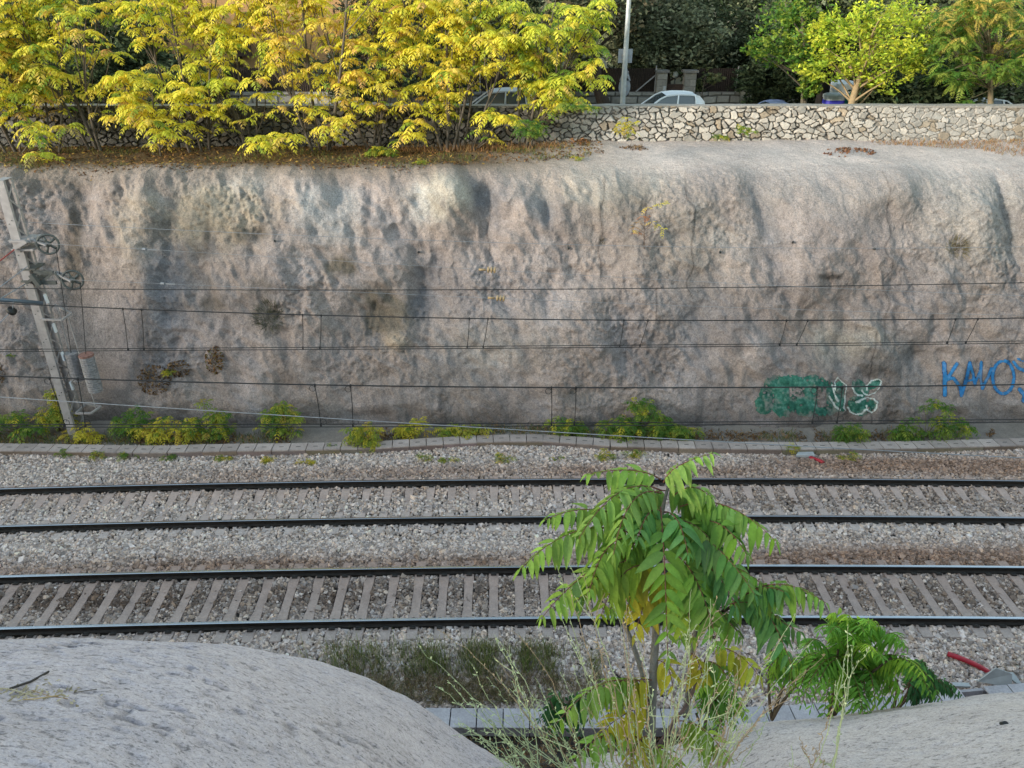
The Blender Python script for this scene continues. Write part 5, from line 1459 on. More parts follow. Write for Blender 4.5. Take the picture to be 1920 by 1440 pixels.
def feathery():
    r = np.random.default_rng(36); Y = 31.4
    b = at_Y(1876, 205, Y); b.z = ZR - .05
    t = thing("feathery_tree", "tall feathery green and gold tree at the right edge", "tree", b)
    tr, cr = MB(), MB(); b = np.array(b); top = np.array(at_Y(1862, 90, Y))
    P = branch(tr, b, top, .13, .06, r, sag=.0, n=10, sides=9, col=(.24, .19, .12))
    pal = [np.array([.17, .27, .045]), np.array([.28, .34, .06]), np.array([.08, .18, .03]), np.array([.48, .38, .09])]
    for k_ in range(250):
        a = r.uniform(0, 2 * math.pi); f = r.random()
        px = 1855 + 125 * math.cos(a) * math.sqrt(r.random()); py = 85 + 115 * math.sin(a) * math.sqrt(r.random())
        if py > 150 and abs(px - 1876) < 60: continue
        tp = np.array(at_Y(px, py, Y + r.uniform(-1.6, 1.6)))
        if k_ % 3 == 0: branch(tr, P[int(r.integers(5, 10))], tp, .022, .008, r, sag=.1, n=6, sides=5, col=(.2, .16, .1))
        gold = np.clip((120 - py) / 110, 0, 1)
        for q in range(9):
            d = norm(r.normal(size=3) * np.array([1, 1, .35])); l = r.uniform(.35, .6)
            c = pal[3] if r.random() < .45 * gold else pal[int(r.integers(0, 3))]
            pinnate(cr, tp, tp + d * l * .5 + np.array([0, 0, .04]), tp + d * l + np.array([0, 0, -.16]), 9, .13, .05, c * r.uniform(.9, 1.4), r=r, hang=.2)
    tr.build("trunk", M_bark, t, smooth=True); cr.build("crown", M_leaf, t)
feathery()
for i_, (px, py, rx_, ry_, lab) in enumerate([(60, 150, 60, 36, "dark hedge bush behind the golden trees at the far left"), (150, 140, 50, 44, "dark leafy bush between the two leftmost evergreens, above the wall"), (300, 155, 60, 30, "low dark bush at the left corner of the ochre house"),
        (380, 150, 36, 30, "dark bush below the house door, to its left"), (650, 150, 50, 40, "dark leafy bush at the right end of the ochre house"), (800, 150, 60, 40, "dark bush above the nose of the silver car"), (1010, 150, 50, 30, "dark bush behind the yellow-green tree, by the reed fence")]):
    crown_tree("evergreen_bush", lab, "bush", px, 37.4, [(px, py, rx_, ry_), (px + rx_ * .5, py + 14, rx_ * .7, ry_ * .7)], 1500, .10, DG, 240 + i_, trunk_r=.06, group="bushes across the road", sticks=4)
# the wood behind everything
r = np.random.default_rng(40); m = MB()
for k_ in range(46):
    x = -42 + 84 * (k_ + r.random()) / 46
    foliage(m, [(x, r.uniform(50, 58), r.uniform(9.5, 15))], [(r.uniform(2.2, 3.6), 2.0, r.uniform(2.6, 4.6))], 1500, .24, DG + GG, r)
for k_ in range(30):
    foliage(m, [(-36 + 72 * (k_ + r.random()) / 30, 48.5 if k_ < 8 or k_ > 16 else 56, 8.6)], [(1.8, .8, 1.5)], 600, .16, DG, r)
tag(m.build("woods", M_needle), "dark grey-green woods closing the view behind the road", "woods", kind="stuff")

# ivy by the right pillar, shrub with pale flowers
crown_tree("ivy_bush", "light leaved climber hanging beside the right gate pillar", "bush", 1315, 37.9, [(1318, 140, 16, 18), (1310, 165, 10, 14), (1340, 148, 14, 9)], 420, .085, [np.array([.16, .18, .07]), np.array([.25, .26, .12]), np.array([.07, .09, .04])], 41, trunk_r=.03, mat=M_leaf, sticks=5)

# ------------------------------------------------------------------ small plants
def ground_plant(name, label, cat, base, h, spread, n, w, seed, group=None, L=.42, mat=None, pairs=6):
    r = np.random.default_rng(seed); base = Vector(base)
    t = thing(name, label, cat, base, group)
    st, lf = MB(), MB()
    b = np.array(base)
    for k_ in range(n):
        a = r.uniform(0, 2 * math.pi); q = math.sqrt(r.random())
        tp = b + np.array([spread * q * math.cos(a), -abs(spread * .45 * q * math.sin(a)) , h * (.25 + .75 * r.random()) * (1 - .45 * q)])
        branch(st, b + r.normal(0, .03, 3) * np.array([1, 1, 0]) - np.array([0, 0, .05]), tp, .010, .005, r, sag=.1, n=5, sides=4, col=(.16, .13, .07))
        leaf_spray(lf, tp, int(r.integers(5, 8)), L * r.uniform(.7, 1.1), w, r, pairs=pairs, out=(0, -.4, 0), pal=PAL_LOW)
    st.build("stem", M_bark, t); lf.build("foliage", mat or M_leaf, t)
    return t
GR = [.05, .35, .0, .75, .0]; YG = [.3, .45, .1, .25, 0]; YW = [.7, .25, .2, .05, 0]
PALG = PAL
def foot(px, py): return at_z(px, py, -.34)
PLANTS = [("green seedling thicket left of the mast foot", 40, 812, .9, 1.3, 26, GR), ("tall yellow-green sapling just left of the mast", 112, 808, 1.7, .55, 20, [.45, .4, .1, .15, 0]), ("small yellow plant at the mast foot", 150, 822, .5, .6, 9, YW),
 ("green bush right of the mast, yellow in front", 262, 812, 1.05, .9, 22, GR), ("yellow bush between two green ones at the slope foot", 320, 822, .9, .9, 22, YW), ("green and yellow bush, tallest of the clump right of the mast", 396, 815, 1.25, .9, 26, [.25, .35, .05, .45, 0]),
 ("green bush with a yellow right side, standing alone by the trough", 540, 812, 1.3, .85, 26, [.2, .35, .05, .5, 0]), ("sprawling yellow-green plant leaning over the trough", 682, 834, .95, .6, 18, YG), ("small yellow plant left of the middle at the slope foot", 775, 815, .75, .5, 13, YW),
 ("low yellow-green plants along the trough in the middle", 872, 812, .55, .8, 13, YG), ("green plant under the two looped droppers", 1062, 812, .75, .6, 14, [.1, .4, .0, .5, 0]), ("large dark green bush in front of the slope, right of the middle", 1190, 816, 1.15, 1.1, 34, [.08, .25, .03, .8, 0]),
 ("right part of the large dark bush, trailing to the trough", 1262, 818, .8, .75, 20, [.12, .25, .03, .7, 0]), ("upright green sapling standing above the large dark bush", 1196, 806, 1.75, .28, 9, [.15, .3, 0, .6, 0]), ("fresh green plant below the green graffiti", 1590, 826, .75, .5, 13, [.02, .4, 0, .7, 0]),
 ("green tuft at the slope foot below the gap between the graffiti", 1695, 822, .6, .4, 10, [0, .4, 0, .8, 0]), ("leaning sapling with drooping leaves between the two graffiti", 1735, 818, 1.45, .75, 15, [.05, .35, 0, .7, 0]), ("thin yellow-green sapling right of the leaning one", 1790, 818, .9, .4, 6, [.1, .4, 0, .5, 0])]
r_ = np.random.default_rng(50)
for i, (lab, px, py, h, sp, n, w) in enumerate(PLANTS):
    ground_plant("seedling_bush", lab, "plant", foot(px, py), h, sp, n, w, 500 + i, "plants along the foot of the slope", L=.46)
for i, (px, py, h, sp, n, w) in enumerate([(122, 856, .25, .25, 5, GR), (180, 860, .3, .3, 6, YG), (243, 858, .35, .4, 8, GR), (415, 862, .3, .3, 6, YG), (500, 868, .35, .25, 6, YW), (575, 872, .25, .3, 5, YW), (320, 862, .25, .3, 5, GR), (797, 868, .35, .25, 6, YG), (845, 868, .3, .3, 6, YG), (940, 868, .4, .4, 9, YG), (1045, 866, .2, .2, 4, YG),
        (1130, 862, .5, .35, 9, YG), (1185, 860, .6, .35, 10, YG), (1485, 850, .55, .25, 8, YG), (1590, 862, .45, .3, 8, YG), (620, 846, .3, .25, 5, GR), (85, 850, .2, .2, 4, YG)]):
    b = at_z(px, py, -.42); b.z = float(bed_z(b.x, b.y)) - .02
    ground_plant("weed", "small yellowish weed growing in the ballast by the far trough", "weed", b, h, sp, n, w, 600 + i, "weeds in the ballast by the far trough", L=.20, pairs=5)
def rockplant(label, px, py, h, sp, n, w, seed, L=.4, name="seedling_bush"):
    p, nn = on_rock(px, py)
    return ground_plant(name, label, "plant", p, h, sp, n, w, seed, None, L=L)
rockplant("yellow-green plant hanging at the slope rim, left of the middle", 708, 292, .35, .55, 10, [.3, .5, 0, .4, 0], 701)
rockplant("tiny yellow plant on the rim right of the hanging one", 782, 306, .15, .3, 4, [.5, .5, 0, .1, 0], 702, .25)
rockplant("bright yellow plant at the wall foot below the lamp post", 1172, 258, .75, .25, 8, YW, 703, .3)
rockplant("yellow-green plant at the wall foot, left of two under the lime tree", 1352, 262, .4, .22, 6, [.3, .6, 0, .3, 0], 704, .3)
rockplant("yellow-green plant low on the wall, right of two under the lime tree", 1393, 252, .35, .3, 6, [.3, .6, 0, .3, 0], 705, .3)
rockplant("soft green bush at the wall foot where the yellow trees end", 992, 262, .7, .5, 16, [0, .3, 0, .9, 0], 706, .35)
rockplant("green tufts on the wall top right of the silver car", 1085, 206, .3, .5, 10, [.05, .5, 0, .6, 0], 707, .35)
rockplant("tiny yellow sprig on the upper slope right of the middle", 1086, 300, .2, .15, 4, [.5, .5, .2, 0, 0], 708, .2)
rockplant("small yellow plant in the leaf heap on the slope near the mast", 318, 700, .2, .28, 6, YW, 709, .22)
rockplant("small dark green sprig on the slope left of the mast", 20, 668, .1, .12, 3, GR, 710, .14)

# autumn sapling on the slope: bare stem with orange and yellow leaves
p, nn = on_rock(1208, 466)
t = thing("autumn_sapling", "thin sapling with orange and yellow leaves growing on the slope", "sapling", p)
r = np.random.default_rng(720); tr, cr = MB(), MB()
q = p + nn * .25; topp = Vector(at_Y(1212, 385, q.y - .2))
branch(tr, p, topp, .014, .006, r, sag=0, n=8, sides=5, col=(.12, .08, .06))
for px, py, c in [(1236, 382, YELLOW), (1246, 381, YELLOW), (1212, 388, GOLD), (1232, 420, YELLOW), (1242, 430, YELLOW), (1222, 416, GOLD), (1190, 425, PINKY * .8), (1200, 418, PINKY * .8), (1205, 405, np.array([.5, .2, .08])), (1185, 432, GOLD), (1196, 436, np.array([.5, .2, .08])), (1214, 410, np.array([.5, .2, .08]))]:
    e = at_Y(px, py, q.y - .25 + r.uniform(-.1, .1)); a = Vector(at_Y(1211, py + 14, q.y - .1))
    branch(tr, a, e, .006, .004, r, n=4, sides=4, col=(.14, .08, .06))
    for s in range(3):
        d = norm(r.normal(size=3) * np.array([1, .6, .3])); e_ = np.array(e)
        pinnate(cr, e_, e_ + d * .1 + np.array([0, 0, .02]), e_ + d * .2 + np.array([0, 0, -.06]), 4, .09, .032, c, r=r)
tr.build("stem", M_bark, t); cr.build("foliage", M_leaf, t)

# dry tufts and leaf heaps on the slope
def tuft(name, label, cat, px, py, rx_, ry_, n, size, cols, seed, out=.10, spiky=False, mat=None):
    r = np.random.default_rng(seed); p, nn = on_rock(px, py); k = F / (p - Vector((0, 0, CAM_H))).length
    t = thing(name, label, cat, p)
    m = MB(); st = MB()
    for i in range(n):
        a = r.uniform(0, 2 * math.pi); q = math.sqrt(r.random()); x, y = px + rx_ * q * math.cos(a), py + ry_ * q * math.sin(a)
        if ry_ < 12 and fbm(x * .06, y * .12, seed, 3) < -.05: continue
        o, n2 = on_rock(x, y); c = np.array(o + n2 * (out * r.random() * (1 - q * q) + .01))
        col = cols[int(r.integers(len(cols)))] * r.uniform(.7, 1.3)
        if spiky:
            d = norm(np.array(n2) * .7 + np.array([(x - px) / rx_, 0, -(y - py) / ry_ + .5]) * .8 + r.normal(0, .3, 3)); e = c + d * size * r.uniform(.5, 1.2)
            w = norm(np.cross(d, np.array([0, 1, .2]))) * .006
            m.add([c - w, c + w, e + w * .3, e - w * .3], [[0, 1, 2, 3]], col=col)
        else:
            u = norm(r.normal(size=3)); w = norm(np.cross(u, r.normal(size=3))); s = size * r.uniform(.5, 1.3)
            m.add([c - u * s, c + w * s * .6, c + u * s, c - w * s * .6], [[0, 1, 2, 3]], col=col)
    m.build("foliage", mat or M_dry, t)
    for i in range(9):
        o, n2 = on_rock(px + r.uniform(-.5, .5) * rx_, py + r.uniform(-.3, .6) * ry_)
        st.tube([o - n2 * .02, o + n2 * out + Vector((r.uniform(-.1, .1), 0, .1))], .006, 4, col=(.1, .08, .05))
    st.build("stem", M_bark, t)
BR = [np.array([.16, .085, .04]), np.array([.24, .14, .07]), np.array([.10, .06, .035]), np.array([.30, .20, .11])]
tuft("leaf_heap", "wide heap of brown dry leaves caught on the slope right of the mast", "dry plant", 290, 712, 32, 28, 420, .045, BR, 730, .22)
tuft("leaf_heap", "brown leaf heap adjoining the wide one on its right", "dry plant", 335, 692, 22, 17, 220, .045, BR, 731, .2)
tuft("dry_bush", "rounded brown dry bush on the slope, right of the leaf heaps", "dry plant", 403, 675, 18, 26, 330, .04, [c * np.array([1.1, .95, .7]) for c in BR] + [np.array([.12, .13, .05])], 732, .3)
tuft("dry_bush", "brown dry bush cut by the left edge of the view", "dry plant", -4, 702, 14, 24, 150, .045, BR, 733, .25)
tuft("grass_tuft", "dark grey-green spiky tuft on the slope above the leaf heaps", "grass tuft", 505, 592, 26, 26, 340, .26, [np.array([.07, .085, .05]), np.array([.12, .13, .08]), np.array([.04, .045, .03])], 734, .16, True)
tuft("grass_tuft", "yellowish spiky tuft high on the slope at right", "grass tuft", 1795, 464, 20, 18, 220, .20, [np.array([.22, .18, .08]), np.array([.14, .13, .08]), np.array([.28, .22, .08])], 735, .14, True)
tuft("grass_tuft", "small dark tuft on a knob of the slope under the upper wire", "grass tuft", 1128, 452, 7, 6, 50, .07, [np.array([.10, .10, .05])], 736, .08, True)
tuft("leaf_heap", "reddish dry leaves on the ledge below the lime tree", "dry plant", 1592, 286, 50, 9, 420, .05, [np.array([.22, .10, .055]), np.array([.16, .075, .045]), np.array([.26, .14, .08])], 737, .08)
tuft("leaf_heap", "thin strip of reddish leaves on the ledge below the lamp post", "dry plant", 1192, 278, 32, 5, 160, .045, BR, 738, .05)
tuft("leaf_heap", "brown leaves on the ledge below the yellow-green tree", "dry plant", 1085, 266, 24, 7, 200, .05, [np.array([.26, .13, .06]), np.array([.2, .1, .05])], 739, .1)

# litter and grass on the ledge
r = np.random.default_rng(60); m = MB()
def scatter_flat(m, n, fx, cols, size, r):
    for _ in range(n):
        x, y = fx()
        z = shelf_z(x, y)
        c = np.array([x, y, z + .012 + .03 * r.random()]); u = norm(r.normal(size=3) * np.array([1, 1, .35])); w = norm(np.cross(u, np.array([0, 0, 1]) + r.normal(0, .35, 3))); s = size * r.uniform(.5, 1.3)
        m.add([c - u * s, c + w * s * .55, c + u * s, c - w * s * .55], [[0, 1, 2, 3]], col=cols[int(r.integers(len(cols)))] * r.uniform(.7, 1.25))
def fl():
    while True:
        x = r.uniform(-19, 3.2); y = r.uniform(25.0, 29.1)
        if y > 25.2 + max(0, (x + 2) * .35) + .35 * vnoise(x * .9, 0, 9): return x, y
scatter_flat(m, 6500, fl, [np.array([.20, .10, .045]), np.array([.28, .15, .06]), np.array([.13, .07, .04]), np.array([.34, .22, .06]), np.array([.09, .06, .035])], .055, r)
tag(m.build("leaf_litter", M_dry), "rust brown fallen leaves covering the ledge under the yellow trees", "fallen leaves", kind="stuff")
m = MB()
def blades(m, pts, h, cols, r, w=.006, lean=.35):
    for x, y, z in pts:
        hh = h * r.uniform(.4, 1.15); d = np.array([r.normal(0, lean), r.normal(0, lean), 1.0]); d = d / np.linalg.norm(d)
        b = np.array([x, y, z]); mid = b + d * hh * .55; e = b + d * hh + np.array([d[0], d[1], -.25]) * hh * .35
        s = norm(np.array([r.normal(), r.normal(), 0.0])) * w
        c = cols[int(r.integers(len(cols)))] * r.uniform(.7, 1.3)
        m.add([b - s, b + s, mid + s * .8, mid - s * .8, e], [[0, 1, 2, 3]], [[3, 2, 4]], col=c)
GB = [np.array([.10, .13, .035]), np.array([.16, .16, .05]), np.array([.22, .17, .07]), np.array([.07, .10, .03])]
BRN = [np.array([.32, .17, .08]), np.array([.26, .14, .07]), np.array([.38, .24, .11])]
P = []
for _ in range(5200):
    x = r.uniform(-19, 2.8); y = r.uniform(25.15, 28.6); g = fbm(x * .7, y * .9, 77, 3)
    if g > .08 and y > 25.3 + max(0, (x + 2) * .35): P.append((x, y, shelf_z(x, y) - .02))
blades(m, P, .22, GB, r, .010)
P = [(x, y, shelf_z(x, y) - .02) for x, y in ((r.normal(-1.2, 2.0), 28.4 + r.normal(0, .25)) for _ in range(900)) if x < 2 and y < 29.1]
blades(m, P, .34, BRN, r, .010)
P = []
for _ in range(3600):
    x = r.uniform(13.0, 21); y = r.uniform(26.4, 29.1); lim = 28.6 - 2.2 * sstep(13.4, 19, x) + .4 * vnoise(x * 1.2, y, 7)
    if y > lim: P.append((x, y, shelf_z(x, y) - .02))
blades(m, P, .20, BRN + [np.array([.24, .18, .08])], r, .010, .6)
tag(m.build("ledge_grass", M_dry), "thin green and straw coloured grass on the ledge above the slope", "grass", kind="stuff")

# ragged verge of dry grass and leaves at the foot of the slope
m = MB(); P = []; P3 = []
for _ in range(9000):
    px = r.uniform(-120, 2040); py = np.interp(px, [0, 290, 640, 920, 1020, 1150, 1500, 1920], [826, 826, 820, 806, 806, 814, 818, 812]) + r.normal(2, 6)
    g = fbm(px * .012, py * .01, 95, 3) + .25 * (px < 460) - .02 * (px > 1350)
    p = at_z(px, py, -.33)
    if g > .05: P.append(tuple(p))
    elif g > -.25: P3.append(tuple(p))
blades(m, P, .20, GB + BRN[:1], r, .010, .6); blades(m, P3, .10, [c * .6 for c in BRN] + [np.array([.08, .06, .04])], r, .022, 1.2)
tag(m.build("verge_grass", M_dry), "ragged dry grass and leaf bits between the far trough and the slope", "grass", kind="stuff")

# grass strip in front of the near trough
m = MB(); P1, P2 = [], []
for _ in range(17000):
    px = r.uniform(560, 1130); py = r.uniform(1215, 1325)
    dens = np.exp(-((px - 930) / 190) ** 2) + .55 * np.exp(-((px - 720) / 120) ** 2)
    if r.random() > dens * (1.9 if py > 1275 else .45) * (.25 + 1.5 * sstep(-.15, .35, fbm(px * .035, py * .012, 96, 3))): continue
    p = on_bed(px, py, -.02)
    (P1 if (py < 1275 and r.random() < .8) else P2).append(tuple(p))
blades(m, P1, .52, [np.array([.17, .21, .06]), np.array([.24, .26, .09]), np.array([.11, .15, .04]), np.array([.34, .30, .15])], r, .0055, .22)
blades(m, P2, .36, [np.array([.28, .20, .11]), np.array([.20, .13, .08]), np.array([.36, .28, .16]), np.array([.14, .16, .06])], r, .006, .6)
P = []
for _ in range(2600):
    px = r.uniform(1380, 2000); py = r.uniform(1225, 1285)
    if fbm(px * .012, py * .03, 88, 3) < .0: continue
    p = on_bed(px, py, -.02); P.append(tuple(p))
blades(m, P, .12, [np.array([.08, .10, .04]), np.array([.14, .13, .06]), np.array([.18, .14, .08])], r, .005, .7)
tag(m.build("trackside_grass", M_dry), "tall green and dry brown grass between the ballast and the near trough", "grass", kind="stuff")
# soil and dry leaves between bank and trough
m = MB()
for _ in range(2600):
    px = r.uniform(840, 1420); py = r.uniform(1352, 1440)
    p = at_z(px, py, -.5); 
    c = np.array(p) + np.array([0, 0, .0 + .05 * r.random()]); u = norm(r.normal(size=3) * np.array([1, 1, .4])); w = norm(np.cross(u, np.array([0, 0, 1]) + r.normal(0, .4, 3))); s = .035 * r.uniform(.4, 1.3)
    m.add([c - u * s, c + w * s * .5, c + u * s, c - w * s * .5], [[0, 1, 2, 3]], col=BR[int(r.integers(4))] * np.array([1, .95, .9]) * r.uniform(.6, 1.5))
tag(m.build("ditch_litter", M_dry), "brown dry leaves in the ditch below the near trough", "fallen leaves", kind="stuff")

# ------------------------------------------------------------------ foreground tree of heaven
r = np.random.default_rng(80)
FG = at_t(1216, 1452, 4.0)
t = thing("tree_of_heaven", "young green tree with long drooping feathery leaves, largest plant in the foreground", "tree", FG)
tr, lf, rc = MB(), MB(), MB()
GRAYB = (.17, .155, .14); DARKB = (.075, .055, .045)
def stem(pts, r0, r1, col):
    P = [np.array(at_t(*p)) for p in pts]
    k = np.linspace(0, len(P) - 1, len(P) * 5)
    Q = np.stack([np.interp(k, range(len(P)), [p[i] for p in P]) for i in range(3)], 1)
    for _ in range(3): Q[1:-1] = (Q[:-2] + 2 * Q[1:-1] + Q[2:]) / 4
    tr.tube(Q, np.linspace(r0, r1, len(Q)), 8, col=col)
stem([(1216, 1470, 4.0), (1222, 1320, 4.0), (1230, 1180, 4.0), (1238, 1040, 3.95), (1240, 960, 3.9), (1262, 880, 3.85)], .028, .006, GRAYB)
stem([(1218, 1400, 4.0), (1208, 1270, 4.0), (1180, 1190, 3.95), (1150, 1130, 3.9), (1140, 1080, 3.9)], .016, .007, GRAYB)
stem([(1286, 1345, 4.15), (1294, 1260, 4.15), (1303, 1190, 4.1), (1320, 1110, 4.05), (1300, 1020, 4.0), (1290, 960, 4.0)], .018, .007, GRAYB)
stem([(1216, 1430, 4.0), (1262, 1355, 4.05), (1290, 1320, 4.1), (1318, 1250, 4.15), (1336, 1210, 4.15)], .012, .007, (.14, .09, .08))
stem([(1310, 1165, 4.1), (1350, 1150, 4.05), (1380, 1132, 4.0), (1410, 1130, 4.0)], .012, .005, DARKB)
stem([(1238, 1030, 3.95), (1200, 1000, 3.9), (1165, 985, 3.85)], .008, .004, DARKB)
G1 = np.array([.15, .285, .045]); G2 = np.array([.225, .37, .06]); G3 = np.array([.22, .35, .06]); DK = np.array([.065, .16, .04]); YL = np.array([.40, .36, .03]); YG_ = np.array([.22, .32, .035]); LT = np.array([.22, .36, .075])
def L3(p, q, s, t0, t1, pairs, ll, c, hang=.5, back=None, skip=.0, tm=None):
    """leaf from p over q to s (picture points) at distances t0..t1"""
    tmid = tm if tm is not None else (t0 + t1) / 2
    pairs = int(pairs * 1.22 + .5); ll = ll * .90
    n = 2 * pairs + 1
    cols = np.array(c)[None] * (1 + r.normal(0, .13, (n, 1))) + r.normal(0, .008, (n, 3))
    pinnate(lf, at_t(*p, t0), at_t(*q, tmid), at_t(*s, t1), pairs, ll, ll * .33, np.clip(cols, .01, .8), detail=7, hang=hang, rachis=rc, r=r, back=back, skip=skip, jit=.10)
FACE = (1, .05, .0)
L3((1238, 950), (1246, 1010), (1252, 1230), 3.75, 3.60, 10, .155, G1, .12, FACE, tm=3.62)      # the big leaf hanging towards us
L3((1244, 905), (1255, 870), (1336, 850), 3.85, 3.75, 8, .135, LT, .55)
L3((1240, 900), (1195, 868), (1100, 890), 3.85, 3.8, 7, .15, G2, .5)
L3((1242, 920), (1160, 880), (1085, 1010), 3.85, 3.6, 9, .155, LT, .7)
L3((1240, 925), (1175, 900), (1150, 1040), 3.85, 3.5, 9, .15, LT * .9, .8)
L3((1200, 985), (1110, 930), (1022, 975), 3.85, 3.75, 11, .14, G3, .55)
L3((1185, 1000), (1075, 960), (975, 1068), 3.85, 3.7, 12, .145, G2, .75)
L3((1200, 1010), (1130, 990), (1105, 1110), 3.8, 3.65, 8, .145, G2, .7)
L3((1190, 1030), (1090, 1060), (1015, 1160), 3.85, 3.7, 10, .15, G2 * .95, .7)
L3((1200, 1050), (1150, 1040), (1080, 1130), 3.85, 3.7, 8, .16, YG_, .8)
L3((1215, 1060), (1160, 1050), (1125, 1160), 3.8, 3.75, 7, .15, YG_, .9)
L3((1225, 1060), (1195, 1050), (1175, 1150), 3.85, 3.85, 6, .14, YL, .8)
for a_, b_, c_, cc_ in [((1238, 1000), (1200, 1030), (1140, 1150), G1), ((1240, 940), (1205, 900), (1130, 950), G2), ((1250, 900), (1290, 930), (1340, 985), G1), ((1262, 930), (1320, 930), (1380, 1000), DK), ((1285, 1010), (1320, 1040), (1330, 1130), DK),
                        ((1290, 1040), (1370, 1040), (1440, 1105), G1), ((1270, 1080), (1290, 1120), (1275, 1200), G1), ((1230, 1010), (1180, 1060), (1150, 1150), G2), ((1200, 1020), (1120, 1050), (1060, 1120), G1), ((1320, 1130), (1350, 1140), (1390, 1195), G1),
                        ((1244, 970), (1300, 1000), (1360, 1075), G2), ((1250, 920), (1215, 915), (1170, 980), LT), ((1300, 990), (1340, 970), (1395, 990), G2), ((1236, 960), (1180, 950), (1120, 1040), G1), ((1390, 1125), (1440, 1150), (1500, 1185), DK * 1.3), ((1350, 1140), (1410, 1110), (1460, 1160), G1)]:
    L3(a_, b_, c_, 3.98, 3.9, 8, .14, cc_ * r.uniform(.8, 1.1), .7)
L3((1262, 930), (1300, 895), (1335, 935), 3.85, 3.8, 8, .135, LT, .6)
L3((1275, 950), (1360, 915), (1455, 1015), 3.9, 3.7, 11, .155, G1, .8)
L3((1285, 985), (1350, 950), (1400, 1040), 3.9, 3.65, 9, .16, G1, .8)
L3((1270, 990), (1345, 1000), (1415, 1115), 3.85, 3.6, 10, .155, DK * 1.2, .55)
L3((1380, 1130), (1450, 1060), (1548, 1130), 4.0, 3.8, 11, .15, G1, .75)
L3((1370, 1135), (1430, 1085), (1470, 1110), 4.0, 3.85, 8, .16, DK * 1.3, .8)
L3((1390, 1130), (1440, 1110), (1486, 1255), 4.0, 3.8, 9, .155, DK * 1.3, .5)
L3((1265, 1040), (1310, 1060), (1345, 1210), 3.85, 3.75, 9, .165, G1 * 1.05, .45, (.95, .2, .1))
L3((1290, 1060), (1340, 1040), (1380, 1140), 3.9, 3.8, 8, .155, DK * 1.4, .7)
L3((1250, 1060), (1280, 1080), (1300, 1200), 3.9, 3.85, 8, .165, YG_, .5, (.95, .2, 0))
L3((1235, 980), (1290, 960), (1330, 1010), 3.85, 3.75, 8, .15, G2, .7)
L3((1235, 1000), (1190, 990), (1165, 1070), 3.9, 3.8, 8, .15, G1, .8)
L3((1240, 960), (1215, 940), (1195, 1010), 3.8, 3.6, 7, .15, DK * 1.5, .7)
L3((1245, 960), (1275, 955), (1290, 1040), 3.8, 3.6, 7, .15, DK * 1.5, .7)
L3((1240, 1080), (1215, 1100), (1190, 1190), 3.95, 3.9, 7, .15, YL * .9, .6, skip=.2)
L3((1218, 1310), (1150, 1215), (1028, 1375), 3.95, 3.7, 12, .15, G3, .8)
L3((1218, 1290), (1170, 1245), (1120, 1320), 3.95, 3.8, 7, .15, YG_, .8)
L3((1222, 1275), (1190, 1265), (1165, 1310), 3.95, 3.85, 5, .15, YL, .8)
L3((1222, 1320), (1170, 1330), (1120, 1380), 3.95, 3.8, 7, .15, YL, .8)
L3((1225, 1240), (1255, 1230), (1262, 1290), 4.0, 3.9, 4, .14, YL, .8, skip=.3)
L3((1296, 1225), (1310, 1228), (1318, 1275), 4.1, 4.0, 4, .15, YL, .9)
L3((1330, 1215), (1380, 1205), (1425, 1270), 4.15, 4.0, 6, .16, YL * .7 + G1 * .3, .9)
L3((1320, 1240), (1350, 1235), (1375, 1290), 4.15, 4.0, 6, .15, G1, .8)
L3((1222, 1400), (1140, 1330), (1065, 1440), 3.95, 3.7, 9, .14, G2, .8)
L3((1265, 1352), (1320, 1345), (1366, 1425), 4.05, 3.85, 8, .15, YG_ * .9, .8)
L3((1225, 1400), (1250, 1395), (1275, 1450), 3.95, 3.8, 6, .14, YG_, .8)
L3((1215, 1380), (1195, 1375), (1180, 1440), 3.95, 3.8, 6, .13, YL * .8, .8)
tr.build("trunk", M_bark, t, smooth=True); rc.build("leaf_stalks", M_bark, t, smooth=True); lf.build("crown", M_leaf_near, t, smooth=True)
# dry seed heads in the crown
m = MB()
for px, py, tt in ((1350, 1160, 4.0), (1345, 1175, 3.98)):
    c = np.array(at_t(px, py, tt))
    for _ in range(60):
        d = norm(r.normal(size=3)) * .075 * r.random() ** .5; u = norm(r.normal(size=3)) * .02; w = norm(r.normal(size=3)) * .006
        m.add([c + d - u, c + d + w, c + d + u, c + d - w], [[0, 1, 2, 3]], col=np.array([.06, .05, .04]) * r.uniform(.6, 1.6))
m.build("dry_seed_cluster", M_dry, t)

